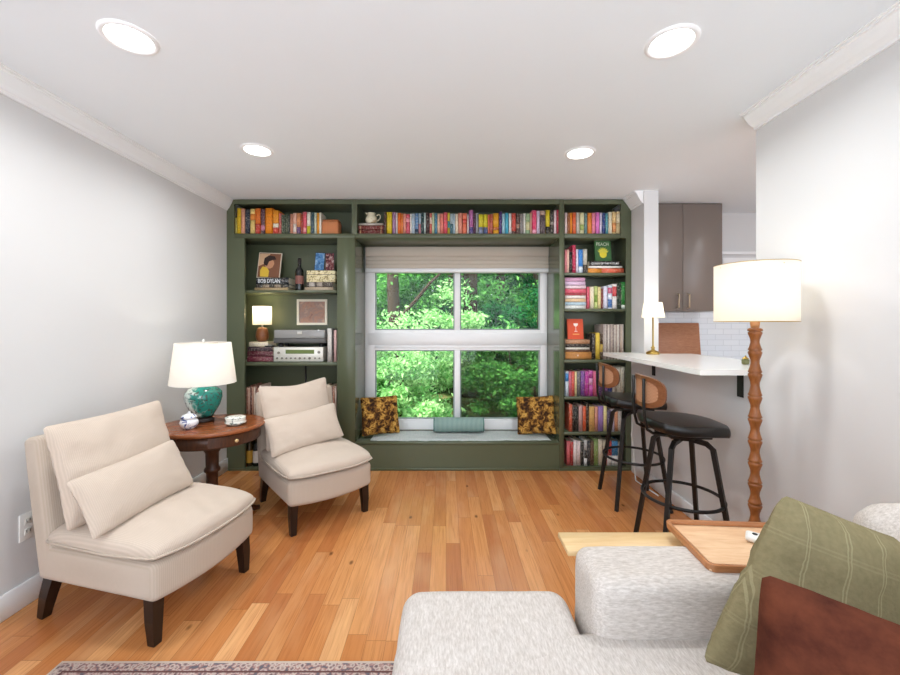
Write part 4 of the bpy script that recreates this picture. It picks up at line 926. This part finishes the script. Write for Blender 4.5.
# ------------------------------------------------------------------ bar stools (front = local +X)
def make_stool(label, cx, cy, rot):
    ST = thing('bar_stool', label, 'stool', (cx, cy, 0), rot, 'black bar stools at the white ledge')
    zs_ = .77; bm_ = M['black_metal']
    def seat(b):
        b.softbox((.0,0,zs_-.028), (.435,.42,.05), .0245, M['leather'], 14, puff=.012, cs=4)
        for v in b.bm.verts:   # saddle outline: rounded, a little narrower at the front
            x, y = v.co.x, v.co.y; r = math.hypot(x/.2175, y/.21)
            if r > 1: f = 1/r; k = .62; v.co.x = x*(k*f + 1-k); v.co.y = y*(k*f + 1-k)
            v.co.y *= 1 - .10*(x/.2)
            v.co.z += .016*max(0, -x/.2)**2 - .012*max(0, x/.2)**2
    part(seat, 'seat', ST)
    part(lambda b: (b.box(-.11,.11,-.11,.11,zs_-.085,zs_-.058,bm_,.004,1), b.lathe([(.075,zs_-.105),(.075,zs_-.0855)], bm_, 24)), 'swivel_plate', ST)
    zt_ = zs_-.108
    for sx in (-1, 1):
        for sy in (-1, 1):
            part(lambda b: b.tube([(sx*.02,sy*.03,zt_+.006),(sx*.085,sy*.092,zt_-.004),(sx*.108,sy*.113,zt_-.03),(sx*.185,sy*.19,0)], [.0165,.0165,.0165,.0155], bm_, 4, sq=(1,0,0)), 'leg', ST)
    zr_ = .335; k = 1-(zr_/(zt_-.03)); rad = (.108+(.185-.108)*k)*1.4142*1.0
    part(lambda b: b.tube([(rad*math.cos(2*math.pi*i/48), rad*1.03*math.sin(2*math.pi*i/48), zr_) for i in range(48)], .0095, bm_, 8, closed=True), 'footrest_ring', ST)
    # curved back: stadium outline wrapped around the seat
    Rb = .262; zc_ = .935; A, B = .195, .088
    def arc(s, t, off): a = s/Rb; return Vector((-(Rb+off)*math.cos(a)+.03, (Rb+off)*math.sin(a), zc_+t))
    def outl(th, k):
        c, s_ = math.cos(th), math.sin(th); e = 2/3.0
        return (A*k*abs(c)**e*math.copysign(1, c) - (1-k)*.0, B*(1-(1-k)*A/B*.62 if k < 1 else 1)*abs(s_)**e*math.copysign(1, s_))
    N = 72
    def ringplate(b, k0, k1, o0, o1, m):
        rows = []
        for k, o in ((k1, o0), (k0, o0), (k0, o1), (k1, o1)):
            rows.append([b.bm.verts.new(arc(*outl(2*math.pi*i/N, k), o)) for i in range(N)])
        fs = []
        for q in range(4):
            a, c = rows[q], rows[(q+1) % 4]
            for i in range(N): fs.append(b.bm.faces.new((a[i], a[(i+1) % N], c[(i+1) % N], c[i])))
        b._fin(fs, m, False)
    wb = part(lambda b: ringplate(b, .80, 1., -.008, .008, M['bentwood']), 'backrest', ST)
    def cane(b):
        n = 10
        for o, in ((-.003,), (.003,)):
            rows = [[b.bm.verts.new(arc(outl(2*math.pi*i/N, .815)[0]*q/n, outl(2*math.pi*i/N, .815)[1]*q/n, o)) for i in range(N)] for q in range(1, n+1)]
            c = b.bm.verts.new(arc(0, 0, o)); fs = [b.bm.faces.new((c, rows[0][i], rows[0][(i+1) % N])) for i in range(N)]
            for a, d in zip(rows, rows[1:]):
                for i in range(N): fs.append(b.bm.faces.new((a[i], a[(i+1) % N], d[(i+1) % N], d[i])))
            b._fin(fs, M['cane'], True)
    part(cane, 'cane_panel', wb)
    for sy in (-1, 1):
        y = sy*.075; xo = -(Rb+.019)*math.cos(.075/Rb)+.03
        part(lambda b: b.tube([(xo,y,zc_+.075),(xo,y,zc_-.06),(xo+.004,y,zs_+.02),(xo+.02,y,zs_-.045),(xo+.05,y,zs_-.064),(-.09,y,zs_-.066)], .0085, bm_, 8), 'back_rod', ST)
    return ST
make_stool('black leather bar stool with cane back nearest the wooden floor lamp', 1.35, 2.29, R(-5))
make_stool('black leather bar stool with cane back in front of the right bookcase', 1.395, 2.985, R(-4))

# ------------------------------------------------------------------ bar ledge
zc1 = 1.067; ca, cb_ = 2.165, 3.50
BLg = thing('bar_ledge', 'white stone bar ledge over the half wall beside the stools', 'counter', (XR, 2.8, zc1))
lpart('countertop', BLg, lambda b: b.prism([(1.375,ca),(2.06,ca),(2.06,3.355),(XR-.003,3.355),(XR-.003,cb_),(1.375,cb_)], 'z', zc1-.03, zc1, M['counter']))
for yb2, g_ in ((2.258, 0), (3.2, 0)):
    lpart('bracket', BLg, lambda b: (b.box(XR-.007, XR-.001, yb2-.022, yb2+.022, .903, zc1-.0305, M['black_metal']), b.box(XR-.22, XR-.0075, yb2-.022, yb2+.022, zc1-.0365, zc1-.0305, M['black_metal'])))
ly = 3.285; lx = 1.70; LZ = zc1+.0005
L2 = thing('table_lamp', 'small brass candlestick lamp with white shade on the bar ledge', 'lamp', (lx, ly, LZ))
zq = lambda p: PZ(p, ly)-LZ
part(lambda b: b.lathe([(.05,0),(.053,.006),(.05,.018),(.03,.028),(.014,.034),(.012,.045),(.018,.052),(.01,.06),(.0065,.075),(.0065,zq(318)),(.012,zq(317)),(.012,zq(312))], M['brass'], 24), 'base', L2)
part(lambda b: b.lathe([(.088,zq(317.6)),(.068,zq(302.5))], M['shade_warm'], 40, cap=False), 'lamp_shade', L2)
part(lambda b: b.tube([(-.072,0,zq(306)),(.072,0,zq(306))], .0015, M['brass'], 6), 'shade_spider', L2)
part(lambda b: b.lathe([(.006,zq(312)),(.016,zq(309.5)),(.012,zq(307)),(.003,zq(306))], M['bulb_warm'], 14), 'bulb', L2)
lamp_light('ledge_lamp_light', 'POINT', (0, 0, zq(309)), 2.2, (1, .9, .7), .02, L2)
JR = thing('trinket_jar', 'tiny olive and brass jar on the bar ledge beside the floor lamp pole', 'jar', (PX(745.5, 2.45), 2.45, LZ))
part(lambda b: b.lathe([(.016,0),(.02,.006),(.021,.028),(.014,.034)], mat('6f7046', .3), 20), 'body', JR)
part(lambda b: b.lathe([(.0165,.0345),(.016,.04),(.005,.046),(.004,.052),(.001,.055)], M['brass'], 20), 'lid', JR)
b = MB(); pts = [(1.63,3.48,.62),(1.625,3.47,.5),(1.6,3.45,.36),(1.615,3.44,.22),(1.60,3.4,.1),(1.58,3.33,.012),(1.60,3.2,.006),(1.62,3.05,.006)]
b.tube(pts, .005, mat('e8e6e0', .5), 8); PC = b.build('power_cord'); tag(PC, 'white power cord hanging down the wall behind the far bar stool', 'cord')
b = MB(); b.box(1.625, XR-.0005, 3.455, 3.50, .6, .66, mat('efece6', .4), .003, 1); b.build('plug', PC)

# ------------------------------------------------------------------ kitchen
kz0, kz1 = PZ(311, 3.704), CEIL-.004
KC = thing('wall_cabinet', 'taupe two door kitchen wall cabinet hung up to the ceiling', 'cabinet', (2.2, YW, kz0))
xd = [1.83, PX(683, 3.704), PX(722.5, 3.704)]
lpart('body', KC, lambda b: b.box(xd[0], xd[2], 3.724, YW-.001, kz0, kz1, M['kcab']))
for i in (0, 1):
    d = lpart('door', KC, lambda b: b.box(xd[i]+.002, xd[i+1]-.002, 3.704, 3.7235, kz0+.002, kz1-.004, M['kcab'], .0015, 1))
    hx = PX(677, 3.704) if i == 0 else PX(687.5, 3.704)
    b = MB(); b.tube([(hx,3.704,PZ(308,3.704)),(hx,3.672,PZ(307.5,3.704)),(hx,3.672,PZ(294.5,3.704)),(hx,3.704,PZ(294,3.704))], .0065, mat('cbb79a', .3, .6), 8)
    bmesh.ops.translate(b.bm, vec=(-2.2, -YW, -kz0), verts=b.bm.verts[:]); b.build('handle', d)
b = MB(); b.box(1.80, KX0-.051, YW-.012, YW-.001, .915, kz0-.002, M['tile']); b.box(KX0-.051, 4.2, YW-.012, YW-.001, .915, KZ0-.01, M['tile']); struct(b.build('trim_4'))
BC = thing('base_cabinet', 'kitchen base cabinet along the back wall under the taupe cabinet', 'cabinet', (2.8, YW, 0))
lpart('body', BC, lambda b: b.box(1.80, 4.0, 3.46, YW-.001, .1, .875, M['kcab']))
lpart('toe_kick', BC, lambda b: b.box(1.82, 4.0, 3.52, YW-.001, 0, .0995, M['black_plastic']))
b = MB(); b.box(1.80, 4.0, 3.43, YW-.013, .8755, .912, M['counter'], .003, 1); tag(b.build('kitchen_worktop'), 'white kitchen worktop behind the bar ledge', 'counter')
yc = 3.97; x0, x1 = PX(655, yc), PX(702, yc)
b = MB(); b.box(-(x1-x0)/2, (x1-x0)/2, 0, .02, 0, .415, M['board'], .008, 2)
o = b.build('cutting_board', None, ((x0+x1)/2, yc, .9135)); o.rotation_euler = (R(-6), R(-1.5)*0, 0); tag(o, 'reddish wooden cutting board leaning on the white kitchen backsplash', 'cutting board')

# ------------------------------------------------------------------ floor lamp
fx, fy = PX(755, 1.85), 1.85
FLp = thing('floor_lamp', 'turned wooden floor lamp with cream drum shade beside the right wall', 'lamp', (fx, fy, 0))
zf = lambda p: PZ(p, fy)
part(lambda b: b.lathe([(.14,0),(.145,.006),(.14,.02),(.11,.028),(.05,.036),(.034,.045)], M['lamp_wood'], 40), 'base', FLp)
nodes_y = [331.5, 351, 373, 396, 418, 440, 462, 483, 504, 525, 546, 567, 588, 608]
prof = []
zz_ = [zf(p) for p in nodes_y][::-1]
prof.append((.026, .0455))
for a, c in zip(zz_, zz_[1:]):
    L = c-a; wr_, nr = .0172, .0278
    prof += [(nr, a+.006), (.0245, a+.013), (wr_+.0035, a+L*.28), (wr_, a+L*.45), (wr_+.001, a+L*.6), (nr-.003, a+L*.82), (nr, a+L*.92), (nr-.001, c-.003), (nr-.006, c)]
prof += [(.03, zz_[-1]+.004), (.028, zz_[-1]+.012), (.02, zz_[-1]+.016)]
part(lambda b: b.lathe(prof, M['lamp_wood'], 28), 'turned_pole', FLp)
zp = zz_[-1]+.0165
part(lambda b: b.lathe([(.016,zp),(.019,zp+.02),(.019,zp+.06),(.012,zp+.065),(.012,zp+.11)], mat('c9905f', .3), 20), 'neck', FLp)
rs = 34.5*fy/F
part(lambda b: b.lathe([(rs,zf(321.8)),(rs,zf(264.5))], M['shade_warm'], 64, cap=False), 'lamp_shade', FLp)
part(lambda b: (b.tube([(-rs,0,zf(268)),(rs,0,zf(268))], .002, M['brass'], 6), b.tube([(0,-rs,zf(268)),(0,rs,zf(268))], .002, M['brass'], 6), b.tube([(0,0,zp+.1),(.05,0,zp+.15),(.05,0,zf(280)),(0,0,zf(268))], .002, M['brass'], 6)), 'harp', FLp)
for zr_ in (zf(321.6), zf(264.7)): part(lambda b: b.tube([(rs*math.cos(2*math.pi*i/64), rs*math.sin(2*math.pi*i/64), zr_) for i in range(64)], .0016, M['brass'], 6, closed=True), 'shade_ring', FLp)
part(lambda b: b.lathe([(.012,zp+.11),(.03,zp+.15),(.03,zp+.18),(.008,zp+.2)], M['bulb_warm'], 16), 'bulb', FLp)
lamp_light('floor_lamp_light', 'POINT', (0, 0, zp+.17), 8.5, (1, .92, .78), .03, FLp)

# ------------------------------------------------------------------ sofa corner, table, tray, pillows
SO = thing('sofa', 'oatmeal upholstered sofa with low block arm in the lower right corner', 'sofa', (.8, .4, 0))
def sp(name, c, size, r, m, n=14, par=None, **kw):
    b = MB(); b.softbox((0,0,0), size, r, m, n, **kw)
    o = b.build(name, par or SO, (c[0]-.8, c[1]-.4, c[2])); return o
sx0 = -.14; syf = 1.31; zst = .452
sp('base', (.62, .2, .17), (1.36, 2.1, .2), .03, M['sofa'])
# L-shaped seat cushion wrapping the arm front
def seatc(b):
    b.softbox((0,0,0), (1.22, 2.24, .18), .062, M['sofa'], 40, puff=.012, cs=5, wr=.003)
    for v in b.bm.verts:
        pass
oS = sp('seat_cushion', (sx0+.61, .0, zst-.092), (1.22, 2.305, .18), .06, M['sofa'], 44, puff=.012, cs=5, wr=.003)
oS2 = sp('seat_cushion', (sx0+.266, 1.145, zst-.09), (.532, .37, .18), .06, M['sofa'], 22, puff=.004, cs=5, wr=.002)
sp('arm', (.985, 1.2, .338), (1.15, .215, .536), .045, M['sofa_arm'], 20, cs=5, wr=.004, puff_side=.004)
sp('backrest', (1.39, .12, .43), (.24, 1.94, .72), .06, M['sofa_arm'], 16, cs=5, wr=.004)
b = MB(); b.softbox((0,0,0), (.24, .82, .44), .09, M['sofa_arm'], 16, cs=5, wr=.012, puff_side=.03); b.build('back_cushion', SO, (1.165-.8, .66-.4, .645))
for x, y in ((.1, 1.2), (1.3, 1.2), (.1, -.75), (1.3, -.75)): part(lambda b: b.lathe([(.02,0),(.026,.07)], M['dark_leg'], 14, c=(x-.8, y-.4, 0)), 'leg', SO)
LTb = thing('console_table', 'low light oak console table behind the sofa arm', 'table', (1.0, 1.37, 0))
lpart('tabletop', LTb, lambda b: b.box(PX(558, 1.43), 1.62, 1.313, 1.432, .552, .57, M['light_oak'], .002, 1))
for x in (.66, 1.56):
    lpart('leg', LTb, lambda b: b.box(x-.018, x+.018, 1.33, 1.40, 0, .5515, M['light_oak'], .002, 1))
# tray
TR = thing('serving_tray', 'square wooden serving tray resting on the sofa arm', 'tray', (.965, 1.262, .605)); TR.rotation_euler = (0, 0, R(-4))
w, d = .40, .262
part(lambda b: b.box(-w/2, w/2, -d/2, d/2, 0, .008, M['tray_wood'], .003, 2), 'base', TR)
def rim(b):
    def rr(o, r, z):
        out = []
        for sx, sy, a0 in ((1,1,0),(-1,1,90),(-1,-1,180),(1,-1,270)):
            for k in range(5): a = R(a0+22.5*k); out.append((sx*(w/2+o-r)+r*math.cos(a), sy*(d/2+o-r)+r*math.sin(a), z))
        return out
    rows = [[b.bm.verts.new(p) for p in rr(o, r, z)] for o, r, z in ((.004,.022,.0),(.006,.024,.02),(.0045,.0225,.0225),(-.005,.015,.022),(-.007,.013,.009))]
    n = len(rows[0]); fs = []
    for a, c in zip(rows, rows[1:]):
        for i in range(n): fs.append(b.bm.faces.new((a[i], a[(i+1) % n], c[(i+1) % n], c[i])))
    b._fin(fs, M['tray_rim'], True)
part(rim, 'rim', TR)
RM = thing('remote_control', 'white curved remote with dark buttons on the wooden tray', 'remote control', (PX(757, 1.28)+.045, 1.265, .6145)); RM.rotation_euler = (0, 0, R(-38))
part(lambda b: b.softbox((0,0,.009), (.15,.055,.018), .0088, mat('eceae4', .3), 8, cs=3), 'body', RM)
for x in (-.05, -.03, -.01, .022, .038): part(lambda b: b.lathe([(.0075,.0176),(.0075,.0192),(.005,.02)], M['black_plastic'], 12, c=(x, .004*(1 if x < .03 else -1), 0)), 'button', RM)
# pillows
TLp = Vector((PX(781, .95), .95, PZ(491, .95))); BLp = Vector((PX(698, .90), .90, PZ(662, .90)))
xdir = Vector((.93, -.04, -.34)).normalized(); up = (TLp-BLp).normalized(); hv = (TLp-BLp).length; wv = .43
cc = (TLp+BLp)/2 + xdir*wv*.5; nn = xdir.cross(up).normalized()
b = MB(); b.pillow(wv, hv, .14, M['sage'], wr=.016, seed=21, pinch=.05)
sh = Matrix.Identity(4); al = xdir.dot(up); be = math.sqrt(1-al*al); sh[0][1] = al; sh[1][1] = be      # slumped: leans inside its own plane
b.xf(sh); o = b.build('throw_pillow'); o.matrix_world = frame(cc, xdir, up)
tag(o, 'sage green pintucked throw pillow leaning in the sofa corner', 'pillow')
TL2 = Vector((PX(757, .74), .74, PZ(567, .74))); xd2 = Vector((.78, -.56, -.10)); up2 = Vector((.09, .14, .98))
m2 = frame((0,0,0), xd2, up2); u2 = Vector((m2[0][1], m2[1][1], m2[2][1])); x2 = Vector((m2[0][0], m2[1][0], m2[2][0]))
w2_, h2_ = .52, .40
c2 = TL2 + x2*w2_/2 - u2*h2_/2
cushion('throw_pillow', 'rust brown velvet throw pillow in front of the green pillow', w2_, h2_, .15, M['velvet'], frame(c2, xd2, up2), None, cat='pillow', wr=.012, seed=33, pinch=.05)

# rug
b = MB(); b.box(-1.49, .04, -1.2, 1.552, 0, .009, M['rug'], .003, 1)
tag(b.build('area_rug', None, (0, 0, .0005)), 'faded red and grey patterned rug at the bottom of the photo', 'rug')

# ------------------------------------------------------------------ recessed ceiling lights
g = 'round recessed ceiling lights'
for x, y, lab in ((-1.245, 1.573, 'round recessed ceiling light at front left, above the nearest chair'), (.90, 1.596, 'round recessed ceiling light at front right, near the right wall crown'),
                  (-1.22, 2.586, 'round recessed ceiling light at back left, nearer the bookcase'), (.882, 2.632, 'round recessed ceiling light at back right, nearer the bookcase')):
    D = thing('ceiling_light', lab, 'ceiling light', (x, y, CEIL), 0, g)
    part(lambda b: b.lathe([(.078,-.004),(.084,-.009),(.094,-.008),(.1,-.0005)], M['trim'], 48, cap=False), 'trim_ring', D)
    part(lambda b: b.lathe([(.0001,-.0035),(.079,-.0035),(.079,-.001)], M['bulb'], 40, cap=False), 'diffuser', D)
    lamp_light('downlight', 'AREA', (0, 0, -.012), DL_E, (.95, .98, 1), .15, D, spread=R(160))

kitchen_fill = thing('ceiling_light', 'unseen fill light added over the kitchen beyond the right wall', 'ceiling light', (2.9, 2.5, CEIL), 0, g)  # unseen lamp added to brighten the kitchen, built like the room's downlights
part(lambda b: b.lathe([(.078,-.004),(.084,-.009),(.094,-.008),(.1,-.0005)], M['trim'], 48, cap=False), 'trim_ring', kitchen_fill)
part(lambda b: b.lathe([(.0001,-.0035),(.079,-.0035),(.079,-.001)], M['bulb'], 40, cap=False), 'diffuser', kitchen_fill)
lamp_light('downlight', 'AREA', (0, 0, -.012), DL_E*.9, (.95, .98, 1), .15, kitchen_fill)
# ------------------------------------------------------------------ garden beyond the window
b = MB()
def hill(u, v):
    x = -16+32*u; y = 4.6+26*v; z = -.75 + max(0, y-7)*.13 + .25*noise.noise(Vector((x*.3, y*.3, 0)))
    return (x, y, z)
b.grid(hill, 40, 40, M['ground']); struct(b.build('ground'))
def gz(x, y): return -.75 + max(0, y-7)*.13 + .25*noise.noise(Vector((x*.3, y*.3, 0)))
def leaves(clumps, n, size, m, seed, flat=.55):
    r = random.Random(seed); V = []; Fc = []
    for k in range(n):
        c, rad = clumps[r.randrange(len(clumps))]
        d = Vector((r.gauss(0,1), r.gauss(0,1), r.gauss(0,1)-.2)) * rad * .62
        p = Vector(c) + Vector((d.x, d.y, d.z*.7)); s = size*r.uniform(.6, 1.3)
        nrm = Vector((r.gauss(0,1), r.gauss(0,1)-.3, r.gauss(0,1)+flat)).normalized(); a = nrm.orthogonal().normalized(); bb = nrm.cross(a)
        th_ = r.random()*6.28; a, bb = a*math.cos(th_)+bb*math.sin(th_), bb*math.cos(th_)-a*math.sin(th_)
        i = len(V); V += [p-a*s, p+bb*s*.45+nrm*s*.12, p+a*s, p-bb*s*.45+nrm*s*.12]; Fc.append((i, i+1, i+2, i+3))
    me = bpy.data.meshes.new('foliage'); me.from_pydata(V, [], Fc); me.materials.append(m); return me
def tree(name, label, x, y, h, lean, tr, crown_z, crown_r, ncl, nl, size, m, seed, branches=4, group='trees beyond the window', cat='tree'):
    z0 = gz(x, y)-.05; T = thing(name, label, cat, (x, y, z0), 0, group); r = random.Random(seed)
    b = MB(); P = [(lean*t_*h + .05*math.sin(t_*5+seed), .03*math.sin(t_*7), h*t_) for t_ in (0,.15,.3,.5,.7,1)]
    b.tube(P, [tr*1.35, tr*1.05, tr, tr*.85, tr*.6, tr*.15], M['bark'], 10)
    tips = [(P[5], crown_r*.4)]
    b.build('trunk', T)
    for k in range(branches):
        t_ = r.uniform(.3, .85); base = Vector((lean*t_*h, 0, h*t_)); a = r.uniform(0, 6.28); L = crown_r*r.uniform(.6, 1.1)
        end = base + Vector((math.cos(a)*L, abs(math.sin(a))*L*.9, L*r.uniform(.2, .7)))
        b = MB(); b.tube([base, (base+end)/2 + Vector((0,0,.1*L)), end], [tr*.45, tr*.3, tr*.08], M['bark'], 6); b.build('branch', T); tips.append((end, crown_r*.35))
    cl = list(tips)
    for k in range(int(ncl*2.6)):
        a = r.uniform(0, 6.28); q = crown_r*r.random()**.5
        cl.append(((lean*h*.7+math.cos(a)*q, math.sin(a)*q*.8 + (crown_r*.85 if cat == 'tree' else 0), crown_z + r.uniform(-1, 1)*crown_r*.9), crown_r*r.uniform(.1, .27)))
    cl = [(c_, ra) for c_, ra in cl if c_[2] > .15]
    o = bpy.data.objects.new('foliage', leaves(cl, int(nl*2.6), size*.55, m, seed)); COL.objects.link(o); o.parent = T
    return T
tree('tree', 'tree with dark upright trunk behind the upper left window pane', -1.05, 8.2, 6.5, .0, .13, 3.6, 1.6, 10, 6000, .10, M['leaf_mid'], 2)
tree('tree', 'thick trunked tree just right of the central window bar', .62, 9.5, 8, -.02, .17, 4.2, 2.0, 12, 6500, .11, M['leaf_mid'], 5)
tree('tree', 'slim dark tree behind the upper right window pane', 1.55, 11, 8, .0, .13, 4.2, 1.9, 12, 6000, .11, M['leaf_dark'], 9)
tree('tree', 'slender tree at the right edge of the window view', 2.9, 13, 8, .0, .12, 4, 2.3, 12, 6000, .13, M['leaf_mid'], 12)
tree('tree', 'broad dark tree far back in the centre of the window view', .2, 17, 9, .02, .2, 3.9, 3.6, 22, 9000, .17, M['leaf_dark'], 17)
tree('tree', 'broad tree far back at the left of the window view', -4.2, 16, 9, .0, .2, 3.8, 3.4, 20, 8000, .17, M['leaf_mid'], 21)
tree('tree', 'broad tree far back at the right of the window view', 5.0, 16.5, 9, .0, .2, 3.8, 3.4, 20, 8000, .17, M['leaf_mid'], 25)
tree('tree', 'leafy tree outside the kitchen window', 6.6, 9.0, 6, .0, .12, 2.6, 1.9, 12, 5000, .12, M['leaf_mid'], 31)
gs = 'shrubs under the window'
def shrub(label, x, y, h, r_, n, m, seed, size=.085): tree('shrub', label, x, y, h, .0, .03, h*.55, r_, 12, n, size, m, seed, 3, gs, 'shrub')
shrub('pale green shrub filling the lower left window pane', -.75, 6.9, 2.1, .85, 5500, M['leaf_pale'], 41)
shrub('bright shrub low in front of the left pane edge', -1.9, 7.6, 2.0, .9, 4500, M['leaf_mid'], 43)
shrub('pale leafy shrub behind the middle window bar', .15, 8.3, 2.6, .8, 4000, M['leaf_pale'], 45)
shrub('dark shrub at the right of the lower right pane', 1.95, 8.6, 2.4, .95, 5000, M['leaf_dark'], 47)
shrub('green shrub low behind the lower right pane', 1.15, 7.4, 1.9, .75, 4500, M['leaf_mid'], 49, .085)
shrub('second green shrub further back behind the lower right pane', .8, 10.6, 2.6, 1.1, 4500, M['leaf_mid'], 59, .1)
shrub('tall mid green bush on the slope behind the left trees', -2.6, 11.8, 4.0, 1.5, 5000, M['leaf_mid'], 51, .12)
shrub('tall mid green bush on the slope right of the trees', 3.6, 10.2, 3.6, 1.3, 5000, M['leaf_mid'], 53, .11)

for k, (sx_, sy_, lab) in enumerate([(-3.4, 9.4, 'low shrub on the slope left of the dark trunk'), (-1.7, 9.9, 'low shrub on the slope behind the dark trunk'), (-.4, 10.4, 'low shrub on the slope behind the middle window bar'),
        (2.4, 11.6, 'low shrub on the slope at right behind the slim tree'), (3.6, 8.6, 'low shrub at the far right of the garden view'), (-1.2, 13.2, 'distant shrub high on the slope behind the left panes'), (1.6, 13.8, 'distant shrub high on the slope behind the right panes')]):
    shrub(lab, sx_, sy_, 2.1, 1.05, 3600, M[('leaf_dark', 'leaf_mid', 'leaf_dark', 'leaf_mid', 'leaf_dark', 'leaf_dark', 'leaf_dark')[k]], 71+k, .1)
# fallen bough crossing the upper left pane
b = MB(); b.tube([(-.02,7.6,2.35),(-.3,7.6,2.1),(-.55,7.65,1.8),(-.82,7.7,1.5),(-1.0,7.8,1.3),(-1.06,8.08,1.05)], [.018,.028,.034,.04,.045,.05], M['bark'], 8)
bough = b.build('leaning_branch'); tag(bough, 'dark diagonal branch crossing behind the upper left window pane', 'branch')

# ------------------------------------------------------------------ light, camera
w = bpy.data.worlds.new('sky'); S.world = w; w.use_nodes = True; bg = w.node_tree.nodes['Background']
bg.inputs[0].default_value = (.86, .95, 1.06, 1); bg.inputs[1].default_value = SKY
sun = bpy.data.lights.new('sun', 'SUN'); sun.energy = SUN; sun.angle = R(1.5); sun.color = (1, .96, .88)
so = bpy.data.objects.new('sun', sun); COL.objects.link(so)
d = Vector((.55, .45, -1.0)); so.rotation_euler = d.to_track_quat('-Z', 'Y').to_euler()
cam = bpy.data.cameras.new('camera'); cam.sensor_width = 36; cam.lens = 36*F/900; cam.clip_start = .02
cam.shift_x = (450-CX)/900; cam.shift_y = -(337.5-CY)/900
co = bpy.data.objects.new('camera', cam); COL.objects.link(co); co.location = (0, 0, H); co.rotation_euler = (R(90), 0, 0); S.camera = co
S.view_settings.view_transform = 'Standard'; S.view_settings.look = 'None'; S.view_settings.gamma = 1; S.view_settings.exposure = EXPO
S.view_settings.use_curve_mapping = False
